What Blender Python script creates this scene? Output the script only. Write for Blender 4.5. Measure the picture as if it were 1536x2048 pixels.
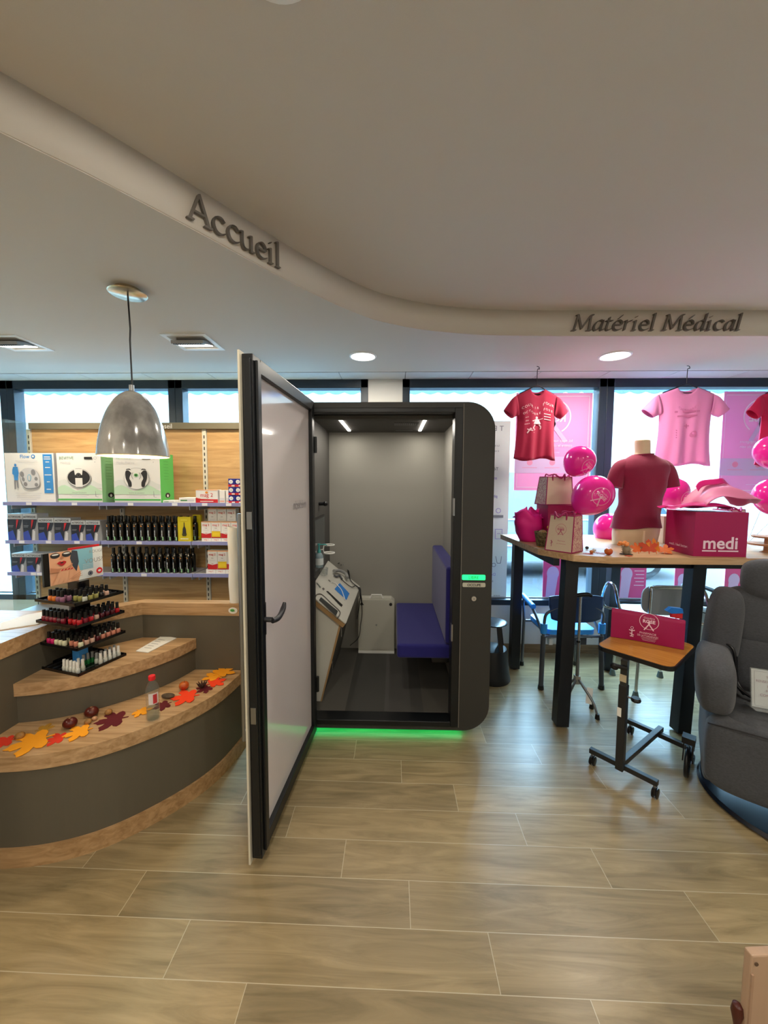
import bpy, math, random
from mathutils import Matrix, Vector
C = bpy.context.scene.collection
for o in list(bpy.data.objects): bpy.data.objects.remove(o)
PI = math.pi
# ------------------------------------------------------------------ camera
F, EYE = 769.0, 1.65
YAW, PITCH, ROLL = math.radians(1.5), math.radians(-4.0), math.radians(0.2)
fwd = Vector((-math.sin(YAW)*math.cos(PITCH), math.cos(YAW)*math.cos(PITCH), math.sin(PITCH)))
rgt0 = Vector((math.cos(YAW), math.sin(YAW), 0)); up0 = rgt0.cross(fwd)
rgt = rgt0*math.cos(ROLL) + up0*math.sin(ROLL); upv = up0*math.cos(ROLL) - rgt0*math.sin(ROLL)
cam = bpy.data.cameras.new('camera'); camo = bpy.data.objects.new('camera', cam); C.objects.link(camo)
m = Matrix((rgt, upv, -fwd)).transposed().to_4x4(); m.translation = (0, 0, EYE); camo.matrix_world = m
cam.sensor_fit = 'VERTICAL'; cam.sensor_height = 36; cam.lens = F/2048*36; cam.clip_start = .02
bpy.context.scene.camera = camo
# ------------------------------------------------------------------ light and exposure
vs = bpy.context.scene.view_settings
vs.view_transform = 'Standard'; vs.look = 'None'; vs.gamma = 1; vs.use_curve_mapping = False; vs.exposure = 0.1
SKY = 47.0
W = bpy.data.worlds.new('daylight'); bpy.context.scene.world = W; W.use_nodes = True
wn = W.node_tree; bg = wn.nodes['Background']; bg.inputs[1].default_value = 1
tcw = wn.nodes.new('ShaderNodeTexCoord'); sw = wn.nodes.new('ShaderNodeSeparateXYZ'); wn.links.new(tcw.outputs['Generated'], sw.inputs[0])
rw = wn.nodes.new('ShaderNodeValToRGB'); el = rw.color_ramp.elements      # sky dim behind the windows, extra brightness added above them to light the room
el[0].position = .0; el[0].color = (.03, .045, .055, 1); el[1].position = 1; el[1].color = (.47, .75, 1, 1)
for ps, cl in ((.02, (.040, .050, .055, 1)), (.235, (.05, .062, .07, 1)), (.29, (.47, .75, 1, 1))): e_ = el.new(ps); e_.color = cl
ml = wn.nodes.new('ShaderNodeVectorMath'); ml.operation = 'SCALE'; ml.inputs['Scale'].default_value = SKY
wn.links.new(sw.outputs[2], rw.inputs[0]); wn.links.new(rw.outputs[0], ml.inputs[0]); wn.links.new(ml.outputs[0], bg.inputs[0])
def area(name, loc, size, power, col=(1, .86, .68), rot=(0, 0, 0), shape='DISK', spread=PI):
    l = bpy.data.lights.new(name, 'AREA'); l.shape = shape; l.energy = power; l.color = col; l.spread = spread
    if isinstance(size, tuple): l.shape = 'RECTANGLE'; l.size, l.size_y = size
    else: l.size = size
    o = bpy.data.objects.new(name, l); C.objects.link(o); o.location = loc; o.rotation_euler = rot
    return o
H1, H2, WY = 2.66, 2.825, 3.75
# ------------------------------------------------------------------ helpers
def ray(px, py):
    return fwd + rgt*((px-768)/F) + upv*((1024-py)/F)
def P(px, py, X=None, Y=None, Z=None):     # a pixel of the photograph carried to a known plane of the room
    d = ray(px, py)
    t = Y/d.y if Y is not None else ((Z-EYE)/d.z if Z is not None else X/d.x)
    return Vector((d.x*t, d.y*t, EYE+d.z*t))
def lin(h):
    h = h.lstrip('#'); r = [int(h[i:i+2], 16)/255 for i in (0, 2, 4)]
    return tuple(c/12.92 if c <= .04045 else ((c+.055)/1.055)**2.4 for c in r) + (1,)
MATS = {}
def mat(name, hexc, rough=.5, metal=0, noise=0, nscale=20, stretch=(1, 1, 1), hex2=None, bump=0, bscale=200,
        emit=0, trans=0, ior=1.45, alpha=1, spec=.5, sheen=0, transl=0, coat=0):
    if name in MATS: return MATS[name]
    mt = bpy.data.materials.new(name); mt.use_nodes = True; nt = mt.node_tree; b = nt.nodes['Principled BSDF']
    b.inputs['Base Color'].default_value = lin(hexc); b.inputs['Roughness'].default_value = rough
    b.inputs['Metallic'].default_value = metal; b.inputs['IOR'].default_value = ior
    b.inputs['Specular IOR Level'].default_value = spec
    b.inputs['Transmission Weight'].default_value = trans; b.inputs['Alpha'].default_value = alpha
    b.inputs['Sheen Weight'].default_value = sheen; b.inputs['Coat Weight'].default_value = coat
    if emit: b.inputs['Emission Color'].default_value = lin(hexc); b.inputs['Emission Strength'].default_value = emit
    if noise or bump:
        tc = nt.nodes.new('ShaderNodeTexCoord'); mp = nt.nodes.new('ShaderNodeMapping'); mp.inputs['Scale'].default_value = stretch
        nt.links.new(tc.outputs['Object'], mp.inputs[0])
    if noise:
        n = nt.nodes.new('ShaderNodeTexNoise'); n.inputs['Scale'].default_value = nscale; n.inputs['Detail'].default_value = 6
        nt.links.new(mp.outputs[0], n.inputs['Vector'])
        r = nt.nodes.new('ShaderNodeValToRGB'); a = lin(hexc); c2 = lin(hex2) if hex2 else tuple(x*(1-noise) for x in a[:3])+(1,)
        r.color_ramp.elements[0].color = c2; r.color_ramp.elements[1].color = a
        r.color_ramp.elements[0].position = .35; r.color_ramp.elements[1].position = .62
        nt.links.new(n.outputs[0], r.inputs[0]); nt.links.new(r.outputs[0], b.inputs['Base Color'])
    if bump:
        n2 = nt.nodes.new('ShaderNodeTexNoise'); n2.inputs['Scale'].default_value = bscale
        nt.links.new(mp.outputs[0], n2.inputs['Vector'])
        bp = nt.nodes.new('ShaderNodeBump'); bp.inputs['Strength'].default_value = bump; bp.inputs['Distance'].default_value = .003
        nt.links.new(n2.outputs[0], bp.inputs['Height']); nt.links.new(bp.outputs[0], b.inputs['Normal'])
    if transl:                                  # thin backlit sheet
        tr = nt.nodes.new('ShaderNodeBsdfTranslucent'); tr.inputs[0].default_value = lin(hexc)
        mx = nt.nodes.new('ShaderNodeMixShader'); mx.inputs[0].default_value = transl
        out = nt.nodes['Material Output']
        nt.links.new(b.outputs[0], mx.inputs[1]); nt.links.new(tr.outputs[0], mx.inputs[2]); nt.links.new(mx.outputs[0], out.inputs[0])
    MATS[name] = mt; return mt
def glassy(name, hexc='ffffff', refl=1.45, opac=0, hexo='ffffff', rough=.02):   # thin clear pane: light passes straight through
    if name in MATS: return MATS[name]
    mt = bpy.data.materials.new(name); mt.use_nodes = True; nt = mt.node_tree; nt.nodes.clear()
    out = nt.nodes.new('ShaderNodeOutputMaterial'); t = nt.nodes.new('ShaderNodeBsdfTransparent'); g = nt.nodes.new('ShaderNodeBsdfGlossy')
    t.inputs[0].default_value = lin(hexc); g.inputs['Roughness'].default_value = rough
    f = nt.nodes.new('ShaderNodeFresnel'); ge = nt.nodes.new('ShaderNodeNewGeometry'); mr = nt.nodes.new('ShaderNodeMapRange')
    mr.inputs[3].default_value = refl; mr.inputs[4].default_value = 1/refl       # a thin sheet reflects the same from both sides
    nt.links.new(ge.outputs['Backfacing'], mr.inputs[0]); nt.links.new(mr.outputs[0], f.inputs[0])
    mx = nt.nodes.new('ShaderNodeMixShader'); nt.links.new(f.outputs[0], mx.inputs[0]); nt.links.new(t.outputs[0], mx.inputs[1]); nt.links.new(g.outputs[0], mx.inputs[2])
    last = mx
    if opac:
        d = nt.nodes.new('ShaderNodeBsdfDiffuse'); d.inputs[0].default_value = lin(hexo)
        m2 = nt.nodes.new('ShaderNodeMixShader'); m2.inputs[0].default_value = opac
        nt.links.new(mx.outputs[0], m2.inputs[1]); nt.links.new(d.outputs[0], m2.inputs[2]); last = m2
    nt.links.new(last.outputs[0], out.inputs[0]); MATS[name] = mt; return mt

class MB:
    def __init__(s): s.v, s.f, s.mi, s.ms, s.M, s.sm = [], [], [], [], None, []
    def add(s, vs_, fs, m, smooth=False):
        if m not in s.ms: s.ms.append(m)
        k = s.ms.index(m); n = len(s.v)
        s.v += [tuple(s.M @ Vector(p)) if s.M else tuple(p) for p in vs_]
        for f in fs: s.f.append([n+i for i in f]); s.mi.append(k); s.sm.append(smooth)
        return s
    def box(s, x0, x1, y0, y1, z0, z1, m):
        v = [(x, y, z) for z in (z0, z1) for y in (y0, y1) for x in (x0, x1)]
        return s.add(v, [(0, 2, 3, 1), (4, 5, 7, 6), (0, 1, 5, 4), (2, 6, 7, 3), (0, 4, 6, 2), (1, 3, 7, 5)], m)
    def prism(s, pts, a, b, m, axis='z', smooth=False):   # pts 2-D, extruded from a to b
        n = len(pts)
        def q(p, t): return (p[0], p[1], t) if axis == 'z' else ((p[0], t, p[1]) if axis == 'y' else (t, p[0], p[1]))
        v = [q(p, a) for p in pts] + [q(p, b) for p in pts]
        s.add(v, [list(range(n))[::-1], list(range(n, 2*n))], m)
        return s.add(v, [(i, (i+1) % n, n+(i+1) % n, n+i) for i in range(n)], m, smooth)
    def lathe(s, prof, m, c=(0, 0, 0), n=24, sx=1, sy=1, cap=True):
        v = []; k = len(prof)
        for r, z in prof:
            for i in range(n):
                a = 2*PI*i/n; v.append((c[0]+r*sx*math.cos(a), c[1]+r*sy*math.sin(a), c[2]+z))
        f = [(j*n+i, j*n+(i+1) % n, (j+1)*n+(i+1) % n, (j+1)*n+i) for j in range(k-1) for i in range(n)]
        s.add(v, f, m, True)
        if cap:
            if prof[0][0] > 1e-4: s.add(v[:n], [list(range(n))[::-1]], m)
            if prof[-1][0] > 1e-4: s.add(v[-n:], [list(range(n))], m)
        return s
    def tube(s, pts, r, m, n=10, closed=False, flat=None):
        pts = [Vector(p) for p in pts]; k = len(pts); rs = r if isinstance(r, (list, tuple)) else [r]*k
        v = []; ref = None
        for i, p in enumerate(pts):
            if closed: t = pts[(i+1) % k]-pts[i-1]
            else: t = pts[min(i+1, k-1)]-pts[max(i-1, 0)]
            t = t.normalized() if t.length > 1e-9 else Vector((0, 0, 1))
            if ref is None: ref = Vector((0, 0, 1)) if abs(t.z) < .9 else Vector((0, 1, 0))
            a = (ref - t*ref.dot(t)); a = a.normalized() if a.length > 1e-6 else t.orthogonal().normalized()
            b = t.cross(a); ref = a
            for j in range(n):
                w = 2*PI*j/n+PI/n
                v.append(p + (a*math.cos(w) + b*math.sin(w)*(flat or 1))*rs[i])
        kk = k if closed else k-1
        f = [(i*n+j, i*n+(j+1) % n, ((i+1) % k)*n+(j+1) % n, ((i+1) % k)*n+j) for i in range(kk) for j in range(n)]
        s.add(v, f, m, n > 5)
        if not closed: s.add(v[:n], [list(range(n))[::-1]], m); s.add(v[-n:], [list(range(n))], m)
        return s
    def bar(s, a, b, w, h, m):        # square bar from a to b
        a, b = Vector(a), Vector(b); t = (b-a).normalized(); ref = Vector((0, 0, 1)) if abs(t.z) < .9 else Vector((0, 1, 0))
        x = t.cross(ref).normalized(); y = x.cross(t)
        v = [p + x*sx*w/2 + y*sy*h/2 for p in (a, b) for sx, sy in ((-1, -1), (1, -1), (1, 1), (-1, 1))]
        return s.add(v, [(3, 2, 1, 0), (4, 5, 6, 7), (0, 1, 5, 4), (1, 2, 6, 5), (2, 3, 7, 6), (3, 0, 4, 7)], m)
    def ell(s, c, r, m, e=1, n=20, k=12, fn=None):   # super-ellipsoid; e<1 boxier
        v = []; sg = lambda x, q: math.copysign(abs(x)**q, x)
        for j in range(k+1):
            ph = -PI/2+PI*j/k
            for i in range(n):
                th = 2*PI*i/n
                p = (r[0]*sg(math.cos(ph), e)*sg(math.cos(th), e), r[1]*sg(math.cos(ph), e)*sg(math.sin(th), e), r[2]*sg(math.sin(ph), e))
                if fn: p = fn(*p)
                v.append((c[0]+p[0], c[1]+p[1], c[2]+p[2]))
        f = [(j*n+i, j*n+(i+1) % n, (j+1)*n+(i+1) % n, (j+1)*n+i) for j in range(k) for i in range(n)]
        return s.add(v, f, m, True)
    def grid(s, fn, nu, nv, m, wrap=False, smooth=True):
        v = [fn(i/nu, j/nv) for j in range(nv+1) for i in range(nu+(0 if wrap else 1))]; w = nu if wrap else nu+1
        f = [(j*w+i, j*w+(i+1) % w, (j+1)*w+(i+1) % w, (j+1)*w+i) for j in range(nv) for i in range(nu)]
        return s.add(v, f, m, smooth)
    def build(s, name, parent=None, loc=None, rotz=0, bevel=0, seg=2, sharp=38, solid=0, sub=0):
        me = bpy.data.meshes.new(name); me.from_pydata(s.v, [], s.f)
        for x in s.ms: me.materials.append(x)
        me.polygons.foreach_set('material_index', s.mi); me.polygons.foreach_set('use_smooth', s.sm); me.update()
        if any(s.sm):
            import bmesh
            bm = bmesh.new(); bm.from_mesh(me); bmesh.ops.remove_doubles(bm, verts=bm.verts, dist=1e-6)
            bmesh.ops.recalc_face_normals(bm, faces=bm.faces) if not solid else None
            bm.to_mesh(me); bm.free(); me.set_sharp_from_angle(angle=math.radians(sharp))
        o = bpy.data.objects.new(name, me); C.objects.link(o)
        if parent: o.parent = parent
        if loc is not None: o.location = loc
        if rotz: o.rotation_euler.z = rotz
        if solid: d = o.modifiers.new('thick', 'SOLIDIFY'); d.thickness = solid; d.offset = 0
        if sub: d = o.modifiers.new('sub', 'SUBSURF'); d.levels = d.render_levels = sub
        if bevel: d = o.modifiers.new('bevel', 'BEVEL'); d.width = bevel; d.segments = seg; d.limit_method = 'ANGLE'
        return o
def tag(o, label, cat, group=None, kind=None):
    o['label'] = label; o['category'] = cat
    if group: o['group'] = group
    if kind: o['kind'] = kind
    return o
def thing(name, label, cat, loc=(0, 0, 0), rotz=0, group=None):
    o = bpy.data.objects.new(name, None); C.objects.link(o); o.location = loc; o.rotation_euler = (0, 0, rotz); o.empty_display_size = .05
    return tag(o, label, cat, group)
def struct(mb, name, **k):
    o = mb.build(name, **k); o['kind'] = 'structure'; return o
def dup(root, loc, rotz=None, label=None, parent=None, scale=None):
    r = root.copy(); C.objects.link(r)
    if loc is not None: r.location = loc
    if rotz is not None: r.rotation_euler = (0, 0, rotz)
    if scale: r.scale = scale
    if label: r['label'] = label
    if parent: r.parent = parent
    for ch in list(root.children):
        c = ch.copy(); C.objects.link(c); c.parent = r
        for g in list(ch.children):
            d = g.copy(); C.objects.link(d); d.parent = c
    return r
ORD = ['first', 'second', 'third', 'fourth', 'fifth', 'sixth', 'seventh', 'eighth', 'ninth', 'tenth', 'eleventh', 'twelfth', 'thirteenth', 'fourteenth']
def nth(i, n, side='left', other='right'):
    if n == 1: return 'single'
    if i == 0: return side+'most'
    if i == n-1: return other+'most'
    if i <= n//2: return ORD[i]+' from '+side
    return ORD[n-1-i]+' from '+other
# ------------------------------------------------------------------ lettering
TC = {}
def text_geo(s, bold=0):
    if (s, bold) in TC: return TC[(s, bold)]
    cu = bpy.data.curves.new('t', 'FONT'); cu.body = s; cu.size = 1; cu.resolution_u = 3; cu.offset = bold; cu.align_x = 'CENTER'; cu.align_y = 'CENTER'
    o = bpy.data.objects.new('t', cu); C.objects.link(o); dg = bpy.context.evaluated_depsgraph_get()
    me = bpy.data.meshes.new_from_object(o.evaluated_get(dg)); v = [tuple(p.co) for p in me.vertices]; f = [tuple(p.vertices) for p in me.polygons]
    bpy.data.objects.remove(o); bpy.data.curves.remove(cu); bpy.data.meshes.remove(me)
    xs = [p[0] for p in v] or [0]; ys = [p[1] for p in v] or [0]
    TC[(s, bold)] = (v, f, min(xs), max(xs), min(ys), max(ys)); return TC[(s, bold)]
class Dec:       # flat printing on a face: origin, unit u and v axes, stacked a hair apart
    def __init__(s, o, u, v, w, h, mir=False, lift=.0006):
        s.o, s.u, s.vv, s.w, s.h, s.mir, s.l = Vector(o), Vector(u).normalized(), Vector(v).normalized(), w, h, mir, lift
        s.n = s.u.cross(s.vv); s.k = 1; s.mb = MB()
    def q(s, a, b):
        if s.mir: a = 1-a
        return s.o + s.u*(a*s.w) + s.vv*(b*s.h) + s.n*(s.l*s.k)
    def poly(s, pts, m, keep=False):
        s.mb.add([s.q(*p) for p in pts], [list(range(len(pts)))], m)
        if not keep: s.k += 1
        return s
    def rect(s, a0, b0, a1, b1, m, keep=False): return s.poly([(a0, b0), (a1, b0), (a1, b1), (a0, b1)], m, keep)
    def oval(s, a, b, ra, rb, m, n=20, keep=False, rot=0):      # radii in metres
        c, sn = math.cos(rot), math.sin(rot)
        return s.poly([(a+(ra*math.cos(t)*c-rb*math.sin(t)*sn)/s.w, b+(ra*math.cos(t)*sn+rb*math.sin(t)*c)/s.h) for t in [2*PI*i/n for i in range(n)]], m, keep)
    def ring(s, a, b, r, t, m, n=28, a0=0, a1=2*PI):
        v = []
        for i in range(n+1):
            w = a0+(a1-a0)*i/n
            for q in (r-t/2, r+t/2): v.append(s.q(a+q*math.cos(w)/s.w, b+q*math.sin(w)/s.h))
        s.mb.add(v, [(2*i, 2*i+1, 2*i+3, 2*i+2) for i in range(n)], m); s.k += 1; return s
    def line(s, pts, t, m):
        for (a, b), (c, d) in zip(pts, pts[1:]):
            x0, y0, x1, y1 = a*s.w, b*s.h, c*s.w, d*s.h; L = math.hypot(x1-x0, y1-y0) or 1; nx, ny = -(y1-y0)/L*t/2, (x1-x0)/L*t/2
            s.poly([((x0+nx)/s.w, (y0+ny)/s.h), ((x1+nx)/s.w, (y1+ny)/s.h), ((x1-nx)/s.w, (y1-ny)/s.h), ((x0-nx)/s.w, (y0-ny)/s.h)], m, True)
        s.k += 1; return s
    def text(s, st, a, b, hh, m, maxw=None, bold=0, rot=0, squash=None):       # centred at a,b; hh = cap height in metres
        v, f, x0, x1, y0, y1 = text_geo(st, bold); k = hh/.72; kx = k
        if maxw and (x1-x0)*k > maxw: kx = maxw/(x1-x0)
        if squash: kx *= squash
        c, sn = math.cos(rot), math.sin(rot); cx, cy = (x0+x1)/2, (y0+y1)/2
        pts = []
        for p in v:
            X, Y = (p[0]-cx)*kx, (p[1]-cy)*k
            pts.append(s.q(a+(X*c-Y*sn)/s.w, b+(X*sn+Y*c)/s.h))
        s.mb.add(pts, f, m); s.k += 1; return s
    def build(s, name, parent, **k): return s.mb.build(name, parent, **k)
def hull(pts):
    pts = sorted(set((round(a, 6), round(b, 6)) for a, b in pts))
    def half(ps):
        h = []
        for p in ps:
            while len(h) > 1 and (h[-1][0]-h[-2][0])*(p[1]-h[-2][1])-(h[-1][1]-h[-2][1])*(p[0]-h[-2][0]) <= 0: h.pop()
            h.append(p)
        return h[:-1]
    return half(pts)+half(pts[::-1])
def crom(p, n=5):
    if len(p) < 3: return p
    q = [p[0]]+list(p)+[p[-1]]; out = []
    for i in range(1, len(q)-2):
        for j in range(n):
            t = j/n; out.append(tuple(.5*(2*q[i][k]+(q[i+1][k]-q[i-1][k])*t+(2*q[i-1][k]-5*q[i][k]+4*q[i+1][k]-q[i+2][k])*t*t+(3*q[i][k]-q[i-1][k]-3*q[i+1][k]+q[i+2][k])*t**3) for k in range(len(p[0]))))
    return out+[tuple(p[-1])]
GL = {
 'A': (.60, [[(.03, .02), (.28, .70)], [(.28, .70), (.53, .02)], [(.13, .24), (.42, .24)], [(-.03, .015), (.11, .015)], [(.43, .015), (.61, .015)]]),
 'c': (.43, [[(.37, .37), (.27, .44), (.13, .40), (.06, .23), (.12, .06), (.25, .015), (.38, .08)]]),
 'u': (.52, [[(0, .42), (.08, .44)], [(.08, .44), (.08, .15), (.13, .03), (.23, .02), (.36, .11)], [(.38, .44), (.38, .02)], [(.31, .42), (.38, .44)], [(.38, .02), (.47, .03)]]),
 'e': (.44, [[(.07, .24), (.36, .26)], [(.36, .26), (.33, .39), (.22, .45), (.10, .38), (.055, .22), (.11, .06), (.24, .015), (.38, .08)]]),
 'i': (.27, [[(.10, .43), (.10, .02)], [(.04, .41), (.10, .43)], [(.04, .015), (.17, .015)], [(.09, .60), (.11, .61)]]),
 'l': (.27, [[(.10, .74), (.10, .02)], [(.04, .72), (.10, .74)], [(.04, .015), (.17, .015)]]),
 'M': (.80, [[(.08, .02), (.12, .68)], [(.12, .68), (.37, .08)], [(.37, .08), (.63, .68)], [(.63, .68), (.68, .02)], [(0, .015), (.15, .015)], [(.59, .015), (.76, .015)], [(.05, .68), (.12, .68)], [(.63, .68), (.72, .68)]]),
 'a': (.46, [[(.34, .42), (.24, .45), (.11, .36), (.05, .18), (.09, .03), (.18, .03), (.31, .18), (.36, .42)], [(.36, .44), (.34, .08), (.38, .015), (.45, .06)]]),
 't': (.30, [[(.13, .57), (.10, .2), (.11, .04), (.19, .015), (.27, .07)], [(.02, .43), (.26, .43)]]),
 'r': (.35, [[(.09, .44), (.08, .02)], [(.01, .41), (.09, .44)], [(.09, .28), (.18, .40), (.29, .44)]]),
 'd': (.47, [[(.34, .42), (.24, .45), (.11, .36), (.05, .18), (.09, .03), (.18, .03), (.31, .18), (.36, .42)], [(.38, .74), (.34, .08), (.38, .015), (.45, .06)]]),
 ' ': (.26, []),
}
GL['é'] = (GL['e'][0], GL['e'][1]+[[(.20, .53), (.31, .66)]])
def serif_letters(word, mapf, h, m, depth=.012, shear=0, name='letter', parent=None, tight=1.0):
    """each letter a mesh; mapf(s, z, out) -> room point"""
    x = 0; out = []
    for ch in word:
        w, strokes = GL[ch]; mb = MB()
        for st in strokes:
            pts = crom(st)
            na = math.radians(32); nx, ny = math.cos(na)*.036, math.sin(na)*.036; mx, my = -math.sin(na)*.011, math.cos(na)*.011
            nib = [(nx+mx, ny+my), (nx-mx, ny-my), (-nx-mx, -ny-my), (-nx+mx, -ny+my)]
            for p, q in zip(pts, pts[1:]):
                hl = hull([(p[0]+a, p[1]+b) for a, b in nib]+[(q[0]+a, q[1]+b) for a, b in nib]); n = len(hl)
                v = [mapf((x+(a+b*shear)*tight)*h, b*h, o_) for o_ in (0, depth) for a, b in hl]
                mb.add(v, [list(range(n))[::-1], list(range(n, 2*n))]+[(i, (i+1) % n, n+(i+1) % n, n+i) for i in range(n)], m)
        if strokes: out.append(mb.build(name, parent))
        x += w*tight
    return out, x*h
# ------------------------------------------------------------------ materials of the room
def wood(name, c1, c2, axis='x', sc=1.0, rough=.42, coord='Object', bump=.15):
    mt = mat(name, c1, rough); nt = mt.node_tree; b = nt.nodes['Principled BSDF']
    tc = nt.nodes.new('ShaderNodeTexCoord'); mp = nt.nodes.new('ShaderNodeMapping')
    s = {'x': (1.8, 26, 26), 'y': (26, 1.8, 26), 'z': (26, 26, 1.8)}[axis]; mp.inputs['Scale'].default_value = tuple(q*sc for q in s)
    n = nt.nodes.new('ShaderNodeTexNoise'); n.inputs['Scale'].default_value = 1.6; n.inputs['Detail'].default_value = 8; n.inputs['Distortion'].default_value = .6; n.inputs['Roughness'].default_value = .62
    r = nt.nodes.new('ShaderNodeValToRGB'); r.color_ramp.elements[0].color = lin(c2); r.color_ramp.elements[1].color = lin(c1)
    r.color_ramp.elements[0].position = .33; r.color_ramp.elements[1].position = .62
    nt.links.new(tc.outputs[coord], mp.inputs[0]); nt.links.new(mp.outputs[0], n.inputs['Vector']); nt.links.new(n.outputs[0], r.inputs[0]); nt.links.new(r.outputs[0], b.inputs['Base Color'])
    return mt
ceil_m = mat('ceiling_paint', 'd6cfc6', .9, bump=.08, bscale=400)
wall_m = mat('wall_paint', 'd9d7d2', .85, bump=.08, bscale=400)
dark_fr = mat('anthracite_frame', '1d2b38', .45)
oak = wood('oak_laminate', 'c3a078', '9d7a52'); oak_v = wood('oak_edge', 'b8946a', '94714a')
def floor_material():
    mt = mat('plank_tiles', 'a08a68', .33); nt = mt.node_tree; b = nt.nodes['Principled BSDF']; N = nt.nodes.new; Lk = nt.links.new
    def mth(op, a, bb=None):
        n = N('ShaderNodeMath'); n.operation = op
        for i, q in enumerate((a, bb)):
            if q is None: continue
            if isinstance(q, (int, float)): n.inputs[i].default_value = q
            else: Lk(q, n.inputs[i])
        return n.outputs[0]
    g = N('ShaderNodeNewGeometry'); sx = N('ShaderNodeSeparateXYZ'); Lk(g.outputs['Position'], sx.inputs[0])
    w, L, sh = .176, 1.12, .285
    yy = mth('ADD', sx.outputs[1], mth('MULTIPLY', sx.outputs[0], .008))
    ry = mth('DIVIDE', mth('SUBTRACT', yy, 1.5), w); row = mth('FLOOR', ry); fy = mth('FRACT', ry)
    rx = mth('DIVIDE', mth('ADD', mth('ADD', sx.outputs[0], .215), mth('MULTIPLY', row, sh)), L); col = mth('FLOOR', rx); fx = mth('FRACT', rx)
    g1 = mth('LESS_THAN', mth('MINIMUM', fy, mth('SUBTRACT', 1, fy)), .0075); g2 = mth('LESS_THAN', mth('MINIMUM', fx, mth('SUBTRACT', 1, fx)), .0012)
    grout = mth('MAXIMUM', g1, g2)
    cb = N('ShaderNodeCombineXYZ'); Lk(row, cb.inputs[0]); Lk(col, cb.inputs[1]); wn = N('ShaderNodeTexWhiteNoise'); Lk(cb.outputs[0], wn.inputs['Vector'])
    # grain
    cv = N('ShaderNodeCombineXYZ'); Lk(mth('MULTIPLY', sx.outputs[0], 1.3), cv.inputs[0]); Lk(mth('MULTIPLY', yy, 12), cv.inputs[1]); Lk(mth('MULTIPLY', wn.outputs['Value'], 37), cv.inputs[2])
    n = N('ShaderNodeTexNoise'); n.inputs['Scale'].default_value = 1.5; n.inputs['Detail'].default_value = 9; n.inputs['Roughness'].default_value = .6; n.inputs['Distortion'].default_value = 1.4; Lk(cv.outputs[0], n.inputs['Vector'])
    r = N('ShaderNodeValToRGB'); r.color_ramp.elements[0].position = .3; r.color_ramp.elements[1].position = .68
    r.color_ramp.elements[0].color = lin('80704f'); r.color_ramp.elements[1].color = lin('aa9670'); Lk(n.outputs[0], r.inputs[0])
    mx = N('ShaderNodeMix'); mx.data_type = 'RGBA'; mx.blend_type = 'MULTIPLY'; mx.inputs[0].default_value = 1
    r2 = N('ShaderNodeValToRGB'); r2.color_ramp.elements[0].color = (.74, .74, .76, 1); r2.color_ramp.elements[1].color = (1.02, 1.0, .98, 1); Lk(wn.outputs['Value'], r2.inputs[0])
    Lk(r.outputs[0], mx.inputs[6]); Lk(r2.outputs[0], mx.inputs[7])
    m2 = N('ShaderNodeMix'); m2.data_type = 'RGBA'; Lk(grout, m2.inputs[0]); Lk(mx.outputs[2], m2.inputs[6]); m2.inputs[7].default_value = lin('b4a78c')
    Lk(m2.outputs[2], b.inputs['Base Color'])
    rr = N('ShaderNodeMapRange'); rr.inputs[3].default_value = .38; rr.inputs[4].default_value = .26; Lk(n.outputs[0], rr.inputs[0]); Lk(rr.outputs[0], b.inputs['Roughness'])
    bp = N('ShaderNodeBump'); bp.inputs['Strength'].default_value = .12; bp.inputs['Distance'].default_value = .002; Lk(n.outputs[0], bp.inputs['Height']); Lk(bp.outputs[0], b.inputs['Normal'])
    return mt
floor_m = floor_material()
# ------------------------------------------------------------------ room shell
XL, XR, YB = -4.7, 4.6, -3.2
struct(MB().box(XL-.2, XR+.2, YB-.2, WY+.25, -.12, 0, floor_m), 'floor')
struct(MB().box(XL-.2, XL, YB, WY, 0, 3.1, wall_m), 'wall_left')
struct(MB().box(XR, XR+.2, YB, WY, 0, 3.1, wall_m), 'wall_right')
struct(MB().box(XL-.2, XR+.2, YB-.2, YB, 0, 3.1, wall_m), 'wall_back')
WZ0, WZ1, PT = .475, 2.66, (-.255, .075)          # window sill, head; white pier between the window groups
w = MB(); w.box(XL-.2, XR+.2, WY, WY+.25, 0, WZ0, wall_m); w.box(PT[0], PT[1], WY, WY+.25, WZ0, WZ1, wall_m); w.box(XL-.2, XR+.2, WY, WY+.25, WZ1, 3.1, wall_m)
w.box(XL-.2, XL+.02, WY, WY+.25, WZ0, WZ1, wall_m); w.box(XR-.02, XR+.2, WY, WY+.25, WZ0, WZ1, wall_m)
struct(w, 'wall_far')
skirt = wood('skirting_tile', '8d7557', '6d583f')
struct(MB().box(XL, XR, WY-.012, WY, 0, .085, skirt), 'baseboard_far')
# lower ceiling with its curved face
path = [(-4.5, -2.75), (-1.9, .27), (-1.141, 1.152), (-.988, 1.333), (-.793, 1.60), (-.60, 1.88), (-.42, 2.12), (-.264, 2.30), (-.093, 2.45), (.195, 2.59), (.572, 2.675), (1.0, 2.705), (1.5, 2.715), (2.5, 2.73), (4.6, 2.75)]
path = crom(path, 8); path = [(max(XL, p[0]), p[1]) for p in path]
poly = [(XL, YB)]+[(-4.7, -2.98)]+path+[(XR, WY-.24), (XL, WY-.24)]
c = MB(); c.prism(poly[1:], H1, H1+.012, ceil_m); struct(c, 'ceiling')
fa = MB(); n = len(path); fa.add([(x, y, H1+.003) for x, y in path]+[(x, y, H2+.02) for x, y in path], [(i, i+1, n+i+1, n+i) for i in range(n-1)], ceil_m, True)
struct(fa, 'trim_ceiling_step', solid=.012)
struct(MB().box(XL, XR, YB, WY, H2, H2+.1, ceil_m), 'ceiling_upper')
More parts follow.
